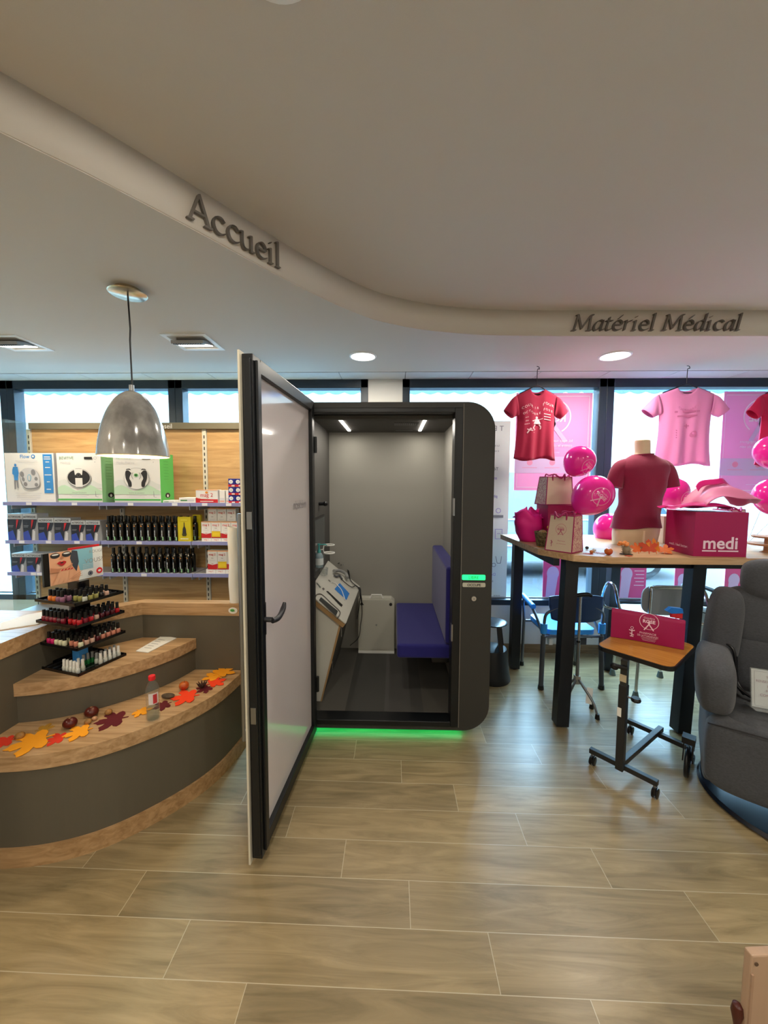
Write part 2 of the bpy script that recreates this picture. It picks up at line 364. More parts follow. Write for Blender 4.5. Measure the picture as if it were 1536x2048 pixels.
tile = mat('ceiling_tile', 'cfcfcf', .85); groove = mat('groove', '6b7075', .8)
tl = MB(); x = -4.7
tl.box(XL, XR, WY-.24, WY, H1+.004, H1+.014, groove)
while x < 4.6:
    tl.add([(x+a, y, z) for z in (H1-.004, H1+.004) for a, y in ((0, WY-.235), (.594, WY-.235), (.594, WY-.001), (0, WY-.001))], [(3, 2, 1, 0), (4, 5, 6, 7), (0, 1, 5, 4), (1, 2, 6, 5), (2, 3, 7, 6), (3, 0, 4, 7)], tile); x += .6
struct(tl, 'trim_tiles')
# ------------------------------------------------------------------ windows
pane = glassy('window_glass', 'eef6f8'); sill_m = mat('sill_grey', '8f9aa3', .5)
def window(x0, x1, nm):
    f = MB(); y0, y1 = WY+.03, WY+.1; t = .07
    f.box(x0, x1, WY-.012, y1, WZ0, WZ0+.055, dark_fr); f.box(x0, x1, WY-.012, y1, 2.575, WZ1, dark_fr)
    f.box(x0, x0+t, WY-.012, y1, WZ0, WZ1, dark_fr); f.box(x1-t, x1, WY-.012, y1, WZ0, WZ1, dark_fr)
    f.box(x0+t, x1-t, y0+.02, y0+.03, WZ0+.05, WZ0+.068, sill_m)
    o = struct(f, 'window_'+nm, bevel=.004)
    g = MB().box(x0+t-.01, x1-t+.01, WY+.062, WY+.068, WZ0+.05, 2.58, pane).build('glass', o); return o
MUL = [-4.68, -3.79, -2.12, PT[0]]
window(-4.68, -3.8, '1'); window(-3.8, -2.125, '2'); window(-2.125, PT[0], '3')
window(PT[1], 1.995, '4'); window(1.995, 3.9, '5'); window(3.9, 4.58, '6')
# ------------------------------------------------------------------ outside
pave = mat('outdoor_paving', '8b929c', .8, noise=.12, nscale=3)
def pavers():
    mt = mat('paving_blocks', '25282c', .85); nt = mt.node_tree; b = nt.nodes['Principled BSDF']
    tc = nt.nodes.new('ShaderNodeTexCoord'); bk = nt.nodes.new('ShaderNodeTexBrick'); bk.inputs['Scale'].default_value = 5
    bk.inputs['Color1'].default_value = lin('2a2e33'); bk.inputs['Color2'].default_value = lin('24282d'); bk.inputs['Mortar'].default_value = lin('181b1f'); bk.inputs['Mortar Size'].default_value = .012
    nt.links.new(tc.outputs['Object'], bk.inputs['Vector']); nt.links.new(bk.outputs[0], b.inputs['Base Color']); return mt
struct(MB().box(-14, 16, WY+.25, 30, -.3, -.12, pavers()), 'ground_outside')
val = mat('awning_cloth', '5a6f96', .8, transl=.04)
def awn(s, t): 
    return (-4.8+9.6*s, WY+.5, 2.70 - (.045+.025*abs(math.sin(s*9.6/.085*PI/2)))*t)
o = MB().grid(awn, 460, 1, val, smooth=False).build('awning_valance', solid=.003); tag(o, 'pale blue scalloped awning edge hanging outside above the shop windows', 'awning')
hedge_m = mat('hedge_leaves', '3c6a2a', .7, noise=.5, nscale=9, hex2='142c10')
hd = random.Random(3)
def bush(x, y, w, h, lab):
    g = MB()
    for i in range(int(w*260)):
        a = hd.uniform(-w/2, w/2); b = hd.gauss(0, .28); z = hd.uniform(.0, h)*(1-.3*(abs(a)/(w/2))**3); s = hd.uniform(.05, .1); t = hd.uniform(0, 3.1)
        u = Vector((math.cos(t), math.sin(t)*.6, hd.uniform(-.6, .6)))*s; q = Vector((hd.uniform(-.5, .5), hd.uniform(-.5, .5), 1)).normalized()*s*.6; p = Vector((a, b, z))
        g.add([p-u, p-q, p+u, p+q], [(0, 1, 2, 3)], hedge_m)
    tag(g.build('hedge', loc=(x, y, -.12)), lab, 'hedge')
bush(5.2, 11.2, 5.5, 2.1, 'green hedge across the car park behind the pink displays')
bush(-3.4, 14, 3.0, 3.4, 'dark leafy bush far outside the windows above the shelves')
# ------------------------------------------------------------------ ceiling lights
lamp_on = mat('lamp_glow', 'fff6e6', .5, emit=9); lamp_white = mat('lamp_rim', 'f2f2f0', .4)
chrome = mat('chrome', 'c9ccd0', .12, metal=1); steel = mat('brushed_steel', '9a9c9e', .35, metal=1)
black = mat('black_plastic', '101114', .35); black_g = mat('glossy_black', '08090b', .12); white_p = mat('white_plastic', 'e6e5e0', .35)
paper = mat('paper', 'eceae4', .7)
def downlight(x, y, z, r, lab, power, col=(1, .92, .79)):
    t = thing('round_downlight', lab, 'ceiling light', (x, y, z))
    MB().lathe([(r*.86, -.002), (r*.9, -.009), (r, -.008), (r*1.03, 0)], lamp_white, n=40).build('rim', t)
    MB().lathe([(0, -.004), (r*.86, -.004), (r*.86, -.001)], lamp_on, n=40).build('diffuser', t)
    area('downlight_light', (x, y, z-.012), r*1.6, power, col)
p = P(726, 712, Z=H1); downlight(p.x, p.y, H1, .105, 'round white recessed downlight just in front of the booth door', 16)
p = P(1230, 711, Z=H1); downlight(p.x, p.y, H1, .115, 'round white recessed downlight above the pink display table', 16)
p = P(542, -126, Z=H2); downlight(p.x, p.y, H2, .11, 'round recessed downlight at the top edge of the upper ceiling', 14)
for i, (x, y, w) in enumerate([(1.3, -.6, 22), (-1.2, -1.0, 22), (2.6, .9, 16), (-.2, -2.4, 22), (3.2, -1.6, 20)]):
    downlight(x, y, H2, .13, ['round recessed downlight behind the camera to the right', 'round recessed downlight behind the camera to the left', 'round recessed downlight above the grey recliner', 'round recessed downlight near the back wall', 'round recessed downlight near the right wall'][i], w)
for x, y, w in [(-3.0, .6, 18), (-3.4, -1.2, 18)]:
    downlight(x, y, H1, .11, 'round recessed downlight above the cash desk' if y > 0 else 'round recessed downlight behind the cash desk', w, (1, .82, .6))
def square_light(px, py, lab):
    p = P(px, py, Z=H1); t = thing('square_downlight', lab, 'ceiling light', (p.x, p.y, H1))
    f = MB(); a, b = .155, .125
    for x0, x1, y0, y1 in ((-a, a, -a, -b), (-a, a, b, a), (-a, -b, -b, b), (b, a, -b, b)): f.box(x0, x1, y0, y1, -.006, .0, lamp_white)
    f.build('trim_frame', t)
    h = MB(); h.M = Matrix.Translation((0, -.015, -.012)) @ Matrix.Rotation(math.radians(14), 4, 'X'); h.box(-.112, .112, -.085, .085, -.012, .01, steel)
    for i in range(12): h.box(-.1+i*.017, -.094+i*.017, -.08, -.02, -.016, -.012, black)
    h.build('lamp_head', t)
    g = MB(); g.M = h.M; g.box(-.105, .105, .0, .078, -.017, -.0125, lamp_on); g.build('diffuser', t)
    area('shelf_spot', (p.x, p.y+.02, H1-.05), .16, 7.5, (1, .86, .66), rot=(math.radians(22), 0, 0), spread=2.2)
square_light(30, 686, 'square recessed spotlight with tilted head at the left edge')
square_light(388, 684, 'square recessed spotlight with tilted head right of the pendant lamp')
# shelf wash further right, above the shelving hidden by the open door
# ------------------------------------------------------------------ pendant
pc = P(255, 578, Z=H1); px_, py_ = pc.x, pc.y
marble = mat('marbled_glaze', 'b8b5b0', .14, noise=.5, nscale=8, hex2='7d7a78', coat=.3, stretch=(1, 1, .7))
inner = mat('pendant_inside', 'fff0c8', .5)
t = thing('pendant_lamp', 'egg-shaped grey marbled pendant lamp hanging on a black cable', 'pendant lamp', (px_, py_, 0))
MB().lathe([(0, H1-.03), (.085, H1-.028), (.09, H1-.024), (.06, H1-.0215), (.06, H1)], mat('canopy_nickel', 'cdbfa6', .25, metal=1), n=40).build('canopy', t)
zt = P(262, 782, Y=py_).z; zb = P(262, 912, Y=py_).z; hh = zt-zb; R = .168
MB().tube([(0, 0, H1-.028), (.006, 0, H1-.2), (.002, 0, (H1+zt)/2), (.004, 0, zt)], .0042, black, 8).build('cable', t)
MB().lathe([(.013, zt+.03), (.013, zt)], steel, n=16).build('cable_gland', t)
prof = []
for i in range(17):
    q = i/16*1.36; prof.append((R*math.sin(q)/math.sin(1.36)*(1 if q < 1.3 else .998), zb+hh*(math.cos(q)-math.cos(1.36))/(1-math.cos(1.36))))
prof[0] = (.006, prof[0][1])
sh = MB(); sh.lathe(prof, marble, n=56, cap=False); sh.build('lamp_shade', t)
sh = MB(); sh.lathe([(r*.975, z-.004) for r, z in prof]+[(R, zb)], inner, n=56, cap=False); sh.build('shade_lining', t)
MB().ell((0, 0, zb+.11), (.03, .03, .04), mat('bulb_glow', 'fff0cf', .5, emit=6)).build('bulb', t)
l = bpy.data.lights.new('pendant_light', 'POINT'); l.energy = 6; l.color = (1, .8, .5); l.shadow_soft_size = .03
lo = bpy.data.objects.new('pendant_light', l); C.objects.link(lo); lo.location = (px_, py_, zb+.05)
# ------------------------------------------------------------------ ceiling lettering
let_m = mat('grey_letters', '6f6a64', .5, metal=0)
acc = [0]
for a, b in zip(path, path[1:]): acc.append(acc[-1]+math.dist(a, b))
def on_path(s):
    s = max(0, min(acc[-1]-1e-4, s)); i = max(k for k in range(len(acc)) if acc[k] <= s); i = min(i, len(path)-2)
    a, b = Vector(path[i]), Vector(path[i+1]); u = (s-acc[i])/(acc[i+1]-acc[i]); d = (b-a).normalized()
    return a.lerp(b, u), Vector((d.y, -d.x))
def s_at(px, z):            # arclength where the pixel column crosses the ceiling step
    best = None
    for i in range(2000):
        s = acc[-1]*i/2000; p, _ = on_path(s)
        if p.y < .3: continue
        v = Vector((p.x, p.y, z-EYE)); w = v.dot(fwd); q = 768+F*v.dot(rgt)/w
        if best is None or abs(q-px) < best[0]: best = (abs(q-px), s)
    return best[1]
def lettering(word, px0, px1, z0, h, shear, lab, gap=.006):
    s0, s1 = s_at(px0, z0), s_at(px1, z0)
    tot = sum(GL[c][0] for c in word)*h; tight = (s1-s0)/tot
    def mp(s, z, o):
        p, nn = on_path(s0+s); return (p.x+nn.x*(gap+.004+o), p.y+nn.y*(gap+.004+o), z0+z)
    t = thing('sign_lettering', lab, 'lettering', (0, 0, 0))
    serif_letters(word, mp, h, let_m, depth=.014, shear=shear, name='letter', parent=t, tight=tight)
lettering('Accueil', 372, 560, H1+.025, .155, 0, 'raised grey serif letters reading Accueil on the ceiling step')
lettering('Matériel Médical', 1140, 1478, H1+.028, .15, .2, 'raised grey italic letters reading Matériel Médical on the ceiling step')
# ------------------------------------------------------------------ telemedicine booth
BX0, BX1, BY0, BY1, BZ0, BZ1 = -.80, .625, 2.43, 3.6, .045, 2.165
shell_m = mat('booth_shell', '2f2e2b', .55, bump=.05, bscale=300); edge_m = mat('booth_black', '0d1013', .4)
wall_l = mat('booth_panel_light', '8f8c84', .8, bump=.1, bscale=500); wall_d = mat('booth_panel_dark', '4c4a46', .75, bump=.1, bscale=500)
booth = thing('telemedicine_booth', 'tall dark grey consultation booth with its glass door standing open', 'booth', ((BX0+BX1)/2, BY0, 0))
ox, oy = (BX0+BX1)/2, BY0
def bm(): b = MB(); b.M = Matrix.Translation((-ox, -oy, 0)); return b
def rrect(x0, x1, z0, z1, r, n=10):
    out = []
    for cx, cz, a in ((x1-r, z1-r, 0), (x0+r, z1-r, 1), (x0+r, z0+r, 2), (x1-r, z0+r, 3)):
        for i in range(n+1):
            w_ = PI/2*(a+i/n); out.append((cx+r*math.cos(w_), cz+r*math.sin(w_)))
    return out
OX0, OX1, OZ0, OZ1 = -.535, .375, .105, 2.10      # door opening
IX0, IX1, IZ0, IZ1, IY1 = -.60, .455, .10, 2.13, 3.55
# shell: ring between the rounded outline and the rectangular opening, then skin running back
outer = rrect(BX0, BX1, BZ0, BZ1, .17); k = len(outer)
rectp = []
for x, z in outer: rectp.append((min(max(x, OX0-.05), OX1+.05), min(max(z, OZ0-.035), OZ1+.03)))
b = bm()
b.add([(x, BY0, z) for x, z in outer]+[(x, BY0, z) for x, z in rectp], [(i, (i+1) % k, k+(i+1) % k, k+i) for i in range(k)], shell_m)
b.add([(x, BY0, z) for x, z in outer]+[(x, BY1, z) for x, z in outer], [(i, k+i, k+(i+1) % k, (i+1) % k) for i in range(k)], shell_m, True)
b.add([(x, BY1, z) for x, z in outer], [list(range(k))], shell_m)
b.build('shell', booth)
b = bm()   # door frame lining
for x0, x1, z0, z1 in ((OX0-.05, OX0, OZ0-.035, OZ1+.03), (OX1, OX1+.05, OZ0-.035, OZ1+.03), (OX0, OX1, OZ1, OZ1+.03), (OX0, OX1, OZ0-.035, OZ0)):
    b.box(x0, x1, BY0-.006, BY0+.1, z0, z1, edge_m)
b.build('door_frame', booth, bevel=.004)
b = bm(); b.box(OX1+.052, OX1+.056, BY0-.002, BY0+.01, BZ0+.02, BZ1-.01, mat('seam_trim', '6f6a62', .5)); b.build('shell_seam', booth)
b = bm(); b.box(IX0, IX1, BY0+.1, IY1, IZ0-.03, IZ0, mat('booth_carpet', '45433e', .95, noise=.25, nscale=60))
b.build('booth_floor', booth)
cs = [mat('carpet_a', '514e48', .95, bump=.4), mat('carpet_b', '454340', .95, bump=.4), mat('carpet_c', '3b3a36', .95, bump=.4)]
b = bm()
for i in range(4): b.box(IX0+.27*i, min(IX0+.27*(i+1), IX1), BY0+.1, IY1-.001, IZ0, IZ0+.004, cs[(i*2) % 3])
b.build('carpet_strips', booth)
b = bm(); b.box(IX0, IX1, IY1, IY1+.03, IZ0, IZ1, wall_l); b.build('rear_panel', booth)
b = bm(); b.box(IX1, IX1+.03, BY0+.1, IY1, IZ0, IZ1, wall_l); b.build('side_panel', booth)['label'] = 'light grey right inner panel'
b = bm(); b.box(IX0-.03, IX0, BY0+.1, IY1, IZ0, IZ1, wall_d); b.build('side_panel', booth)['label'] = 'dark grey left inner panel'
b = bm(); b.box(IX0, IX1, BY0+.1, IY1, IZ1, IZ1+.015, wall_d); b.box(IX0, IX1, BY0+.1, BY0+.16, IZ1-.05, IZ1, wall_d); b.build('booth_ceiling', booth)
led = mat('led_strip', 'fff6ec', .5, emit=14)
for xa, xb in ((-.40, -.395), (.22, .225)):
    x = (xa+xb)/2; b = bm(); b.box(x-.011, x+.011, 2.78, 3.42, IZ1-.008, IZ1, led); b.build('led_strip', booth)
    area('booth_strip_light', (x, 3.1, IZ1-.02), (.03, .64), 3.2, (1, .93, .82))
b = bm()
for i in range(12): b.box(.0+i*.016, .009+i*.016, 3.0, 3.13, IZ1-.004, IZ1, black)
b.build('vent_grille', booth)
b = bm(); b.box(.01, .16, 3.36, 3.42, IZ1-.003, IZ1, black); b.build('vent_slot', booth)
# strike plates on right jamb
for z in (P(905, 1014, Y=BY0).z, P(905, 1265, Y=BY0).z):
    b = bm(); b.box(OX1-.003, OX1+.006, BY0-.009, BY0+.03, z-.055, z+.055, steel); b.build('strike_plate', booth)
# green glow under the base
grn = mat('green_led', '16ff6a', .5, emit=1.9)
b = bm(); b.box(BX0+.2, BX1-.19, BY0+.10, BY0+.13, .006, .026, grn); b.build('green_light_strip', booth)
b = bm(); b.box(BX0+.22, BX1-.22, BY0+.18, BY1-.1, 0, BZ0+.01, edge_m); b.build('plinth', booth)
area('green_under_light', ((BX0+BX1)/2, BY0+.06, .035), (1.1, .03), .5, (.0, 1, .3), rot=(math.radians(-30), 0, 0))
# illuminated plates
def plate(px0, py0, px1, py1, m, txt, tm, nm, bold):
    a, c_ = P(px0, py1, Y=BY0-.004), P(px1, py0, Y=BY0-.004); b = bm()
    b.prism(rrect(a.x, c_.x, a.z, c_.z, .007, 4), BY0-.004, BY0+.002, m, 'y'); b.build(nm, booth)
    d = Dec((a.x-ox, BY0-.0045-oy, a.z), (1, 0, 0), (0, 0, 1), c_.x-a.x, c_.z-a.z); d.text(txt, .5, .5, (c_.z-a.z)*.58, tm, maxw=(c_.x-a.x)*.72, bold=bold); d.build('lettering', [o_ for o_ in booth.children if o_.name.split('.')[0] == nm][-1])
plate(924, 1150, 971, 1160, mat('green_lit', '25f08a', .4, emit=1.2), 'LIBRE', mat('green_dark', '0b7a3c', .6), 'free_indicator', 0)
plate(925, 1166, 971, 1174, mat('plate_grey', 'b9b6a6', .5), 'OCCUPE', black, 'occupied_indicator', .02)
q = P(947.5, 1197, Y=BY0); b = bm(); b.M = Matrix.Translation((q.x-ox, -.003, q.z)) @ Matrix.Rotation(PI/2, 4, 'X'); b.lathe([(0, .006), (.014, .006), (.016, .003), (.016, 0)], mat('lock_ring', 'c9c6be', .3, metal=.6), n=24); b.lathe([(0, .008), (.005, .008), (.005, .006)], steel, n=12); b.build('lock', booth)
# open door: own frame of reference at the hinge
hx, hy = OX0-.01, BY0-.01; ang = math.atan2(-.93, -.062)
DL = .885; DZ0, DZ1 = .04, 2.165
dm = Matrix.Translation((hx-ox, hy-oy, 0)) @ Matrix.Rotation(ang, 4, 'Z')   # local +x runs to the free edge, +y towards viewer's right side
def db(): b_ = MB(); b_.M = dm; return b_
b = db(); T = .045
for x0, x1, z0, z1 in ((0, .05, DZ0, DZ1), (DL-.075, DL, DZ0, DZ1), (.05, DL-.075, DZ0, DZ0+.06), (.05, DL-.075, DZ1-.06, DZ1)): b.box(x0, x1, 0, T, z0, z1, edge_m)
b.box(DL-.03, DL+.012, .012, .04, DZ0+.02, DZ1-.02, edge_m); b.box(DL-.055, DL-.02, T, T+.012, DZ0+.02, DZ1-.02, edge_m)
door = b.build('door', booth, bevel=.003)
door['label'] = 'open glass door leaf in a black frame'
ivory = mat('ivory_edge', 'cfc8b4', .5)
b = db(); b.box(-.02, DL+.016, -.009, -.001, DZ0-.015, DZ1+.010, ivory); b.build('outer_glass_panel', door)
frost = mat('frosted_film', 'ece3e4', .12, transl=0.112, coat=.5)
b = db(); b.box(.048, DL-.073, T*.35, T*.5, DZ0+.055, DZ1-.055, frost); pn = b.build('frosted_pane', door)
# mirrored faint word seen through the film
faint = mat('faint_print', 'a7a2a8', .3)
h0 = dm @ Vector((.08, T*.5+.001, 1.52)); u_ = (dm.to_3x3() @ Vector((-1, 0, 0)))
d = Dec(dm @ Vector((.40, T*.5+.001, 1.50)), u_, (0, 0, 1), .32, .08, mir=True); d.text('médecin', .5, .5, .05, faint, bold=.01); d.build('faint_lettering', door)
b = db(); hz = P(524, 1232, Y=1.62).z
hd_m = mat('handle_dark', '26262a', .35)
b.box(DL-.06, DL-.03, T, T+.012, hz-.07, hz+.07, hd_m); b.tube([(DL-.045, T+.01, hz), (DL-.045, T+.045, hz)], .011, hd_m, 12)
b.tube(crom([(DL-.045, T+.045, hz-.004), (DL-.08, T+.055, hz-.006), (DL-.13, T+.052, hz+.0), (DL-.165, T+.05, hz+.016), (DL-.178, T+.05, hz+.034)], 4), [.012]*12+[.011, .010, .009, .008, .007][:5], hd_m, 12); b.build('door_handle', door)
for z in (P(500, 1040, Y=1.55).z, P(506, 1424, Y=1.55).z):
    b = db(); b.box(DL+.012, DL+.016, .014, .036, z-.035, z+.035, steel); b.build('latch_plate', door)
b = db(); b.tube([(DL-.03, -.038, .55), (DL-.03, -.038, 1.53)], .010, steel, 14)
for z in (.60, 1.48): b.tube([(DL-.03, -.038, z), (DL-.03, -.008, z)], .008, steel, 10)
b.build('outer_pull_handle', door)
for z in (.35, 1.9): 
    b = db(); b.tube([(-.004, T+.004, z-.05), (-.004, T+.004, z+.05)], .011, edge_m, 12); b.build('hinge', door)
# ------------------------------------------------------------------ inside the booth
blue = mat('blue_upholstery', '0f0b62', .8, sheen=.15, bump=.15, bscale=700)
zs = P(800, 1210, Y=3.4).z
t = thing('upholstered_bench', 'royal blue upholstered bench with tall backrest fixed inside the booth', 'bench', (IX1, 2.95, IZ0))
b = MB(); SX = P(794, 1230, Y=2.62).x-IX1
b.box(SX, -.005, -.38, .57, .36, .46, blue); b.build('seat', t, bevel=.02, seg=3)
b = MB(); b.box(-.10, -.005, -.38, .585, .462, 1.0, blue); b.build('backrest', t, bevel=.02, seg=3)
b = MB(); b.box(SX+.25, -.01, -.3, .55, .30, .358, edge_m); b.build('support_frame', t)
# white cabinet at the back
ca = P(747, 1198, Y=3.46); cb_ = P(789, 1296, Y=3.46)
t = thing('medical_cabinet', 'small off-white cabinet standing against the booth rear panel', 'cabinet', ((ca.x+cb_.x)/2-.07, 3.45, IZ0+.004))
cw = P(789, 1250, Y=3.45).x-P(717, 1250, Y=3.45).x; chh = P(750, 1197, Y=3.45).z-IZ0-.004
cab_m = mat('cabinet_offwhite', 'b7b5a8', .5)
b = MB(); b.prism([(-cw/2, 0), (cw/2, 0), (cw/2, chh-.03), (cw/2-.03, chh), (-cw/2, chh)], .0, .095, cab_m, 'y'); b.build('body', t, bevel=.004)
b = MB(); b.prism([(-cw/2+.008, .035), (cw/2-.008, .035), (cw/2-.008, chh-.035), (cw/2-.035, chh-.01), (-cw/2+.008, chh-.01)], -.008, 0, cab_m, 'y'); dr = b.build('door', t, bevel=.003)
b = MB(); b.box(-cw/2, cw/2, -.012, 0, 0, .02, white_p); b.build('base_strip', t)
for x, r in ((cw/2-.035, .014), (-cw/2+.03, .012)):
    b = MB(); b.M = Matrix.Translation((x, -.008, chh-.05)) @ Matrix.Rotation(PI/2, 4, 'X'); b.lathe([(0, .006), (r, .006), (r, 0)], black, n=18); b.build('rubber_stop', dr)
b = MB(); b.M = Matrix.Translation((.0, -.008, chh*.52)) @ Matrix.Rotation(PI/2, 4, 'X'); b.lathe([(0, .004), (.008, .004), (.008, 0)], steel, n=14); b.build('lock', dr)
b = MB(); b.tube([(-.06, .01, chh), (-.045, .01, chh+.032), (.045, .01, chh+.032), (.06, .01, chh)], .006, white_p, 8); b.build('carry_handle', t)
# ------------------------------------------------------------------ console in the booth
A_, B_, C_, D_ = Vector((-.595, 2.62, .90)), Vector((-.33, 2.62, .685)), Vector((-.305, 3.44, .7298)), Vector((-.595, 3.44, .965))
t = thing('medical_console', 'slanted white desk console with touchscreen on the booth left wall', 'console', (-.595, 2.62, IZ0+.004))
O_ = Vector(t.location)
con_w = mat('console_white', 'bcbab0', .4); ply = mat('plywood_edge', '9a7a52', .6); scr_b = mat('screen_blue', '1d5f9e', .2, emit=.25)
nrm = (B_-A_).cross(D_-A_).normalized(); nrm = nrm if nrm.z > 0 else -nrm
def onp(px, py, lift=0):
    d = ray(px, py); c0 = Vector((0, 0, EYE)); tt = (A_+nrm*lift-c0).dot(nrm)/d.dot(nrm); return c0+d*tt-O_
b = MB(); th = .03
q4 = [A_-O_, B_-O_, C_-O_, D_-O_]
b.add([p-nrm*.012 for p in q4]+[p for p in q4], [(3, 2, 1, 0), (4, 5, 6, 7), (0, 1, 5, 4), (1, 2, 6, 5), (2, 3, 7, 6), (3, 0, 4, 7)], con_w); b.build('desk_top', t, bevel=.004)
b = MB(); b.add([p-nrm*(.012+th) for p in q4]+[p-nrm*.013 for p in q4], [(3, 2, 1, 0), (4, 5, 6, 7), (0, 1, 5, 4), (1, 2, 6, 5), (2, 3, 7, 6), (3, 0, 4, 7)], ply); b.build('plywood_edge', t)
b = MB(); e0 = [(0, 0), (.075, 0), (.215, .575), (0, .74)]
b.prism(e0, .02, .035, con_w, 'y'); b.build('end_panel', t)
b = MB(); b.prism([(.075, 0), (.085, 0), (.228, .57), (.215, .575)], .018, .037, ply, 'y'); b.build('panel_edge', t)
b = MB(); b.add([(.08, .036, 0), (.222, .036, .572), (.24, .80, .60), (.10, .80, 0), (.07, .036, 0), (.21, .036, .572), (.23, .80, .60), (.09, .80, 0)], [(0, 3, 2, 1), (4, 5, 6, 7), (0, 1, 5, 4), (3, 7, 6, 2)], mat('console_grey', '45443f', .6)); fp = b.build('front_panel', t)
for py in (1265, 1350):
    X = {1265: .214, 1350: .165}[py]; z = P(685, py, Y=2.72).z-O_.z; z = {1265: .52, 1350: .25}[py]
    b = MB(); x = .08+z/.572*.142+.003; b.M = Matrix.Translation((x, .10, z)) @ Matrix.Rotation(PI/2, 4, 'Y'); b.lathe([(0, .006), (.012, .006), (.012, 0)], steel, n=14); kk = b.build('lock', fp)
    b = MB(); b.box(x+.004, x+.007, .092, .108, z-.045, z-.012, steel); b.box(x+.004, x+.007, .097, .103, z-.075, z-.045, steel); b.build('key', fp)
def patch(pxs, m, lift, nm, par=None, thick=.002):
    a = [onp(x, y, lift+thick) for x, y in pxs]; c0 = [onp(x, y, lift+.0003) for x, y in pxs]; n = len(a); b = MB()
    b.add(c0+a, [list(range(n))[::-1], list(range(n, 2*n))]+[(i, (i+1) % n, n+(i+1) % n, n+i) for i in range(n)], m); return b.build(nm, par or t)
patch([(669, 1178), (679.5, 1166), (699, 1187), (693, 1200)], scr_b, 0, 'touchscreen')
patch([(652, 1182), (656, 1182), (685.5, 1210), (683, 1214)], black, 0, 'card_slot')
patch([(638, 1200), (642, 1194), (676, 1222), (672, 1232)], mat('tray_dark', '2c2f2e', .3), .001, 'tray_recess')
pl = [onp(x, y, .004) for x, y in [(628.5, 1200), (632, 1191), (637, 1188), (645, 1190), (662, 1206), (678, 1221), (680, 1228), (675, 1236)]]
b = MB(); b.tube(crom([tuple(p) for p in pl], 3), .004, mat('tray_rim', '5a5450', .4), 8); b.build('tray_rim', t)
patch([(632, 1165), (635, 1166), (642, 1174), (640, 1176)], mat('slot_grey', '5c6864', .4), 0, 'sensor_slot')
patch([(644, 1177), (647, 1175), (650, 1178), (647, 1181)], mat('slot_grey2', '5f5a58', .4), 0, 'button_block')
patch([(656, 1160), (658, 1159), (661, 1162), (660, 1164)], mat('slot_grey3', '6d6a62', .4), 0, 'button_block')
clear_p = glassy('clear_plastic', 'f4f6f6', 1.45, .12, 'd8dcda')
b = MB(); q = onp(646, 1150, .0); b.M = Matrix.Translation(q+Vector((0, 0, .0))); b.lathe([(.035, 0), (.042, .06), (.043, .06), (.036, -.001)], clear_p, n=6, cap=False); b.build('acrylic_holder', t)
grey_p = mat('grey_plastic', '8d8e8c', .4)
t2 = thing('blood_pressure_cuff', 'grey medical cuff lying on the white console', 'medical device', tuple(O_+onp(684, 1147, .005)))
pp = [onp(x, y, .03)-onp(684, 1147, .005) for x, y in [(668, 1142), (676, 1141), (684, 1143), (692, 1148), (695, 1156)]]
MB().tube(crom([tuple(p) for p in pp], 4), .014, grey_p, 12).build('cuff_band', t2)
pp = [onp(x, y, .012)-onp(684, 1147, .005) for x, y in [(668, 1150), (673, 1153), (679, 1151), (684, 1158)]]
MB().tube(crom([tuple(p) for p in pp], 4), .008, mat('grey_plastic_dark', '55565a', .4), 10).build('connector', t2)
# cables as one hanging bundle: each cable its own thing
cabs = [([(682, 1130), (690, 1128), (697, 1140), (702, 1162), (718, 1176), (722, 1190), (724, 1208)], 'black cable looping over the console edge, topmost of the tangle'),
        ([(676, 1127), (684, 1124), (694, 1136), (700, 1158), (712, 1172), (721, 1178), (722, 1200), (727, 1210)], 'black cable running from the clip down the console edge'),
        ([(682, 1157), (690, 1165), (703, 1174), (713, 1172), (720, 1186), (718, 1215), (714, 1238)], 'thin dark cable leading from the grey cuff')]
for pts, lab in cabs:
    w_ = [O_+onp(x, y, .012) if x < 722 and y < 1185 else P(x, y, Y=3.3) for x, y in pts]; b0 = w_[0]
    b = MB(); b.tube(crom([tuple(p-b0) for p in w_], 6), .0035, black, 6); tag(b.build('cable', loc=b0), lab, 'cable', 'cables on the console')
w_ = [P(x, y, Y=3.36) for x, y in [(722, 1195), (724, 1225), (721, 1250), (717, 1275), (700, 1291)]]; b0 = w_[0]
tag(MB().tube(crom([tuple(p-b0) for p in w_], 6), .0032, black, 6).build('cable', loc=b0), 'long thin black cable hanging beside the off-white cabinet to the floor', 'cable', 'cables on the console')
b0 = O_+onp(682, 1131, .0); b = MB()
for dx, dy in ((0, 0), (.0, .03)): b.tube([(dx-.02, dy, .01), (dx+.02, dy+.02, .022)], .009, black, 8)
b.tube([(-.03, .04, .012), (.03, -.01, .012)], .007, grey_p, 8); tag(b.build('sensor_clip', loc=b0), 'black finger sensor clip at the top corner of the console', 'medical device')
w_ = [O_+onp(x, y, .006) for x, y in [(664, 1164), (672, 1168), (682, 1178), (687, 1190), (690, 1200)]]; b0 = w_[0]
tag(MB().tube(crom([tuple(p-b0) for p in w_], 5), .003, white_p, 8).build('cable', loc=b0), 'thin white cable lying across the blue touchscreen', 'cable', 'cables on the console')
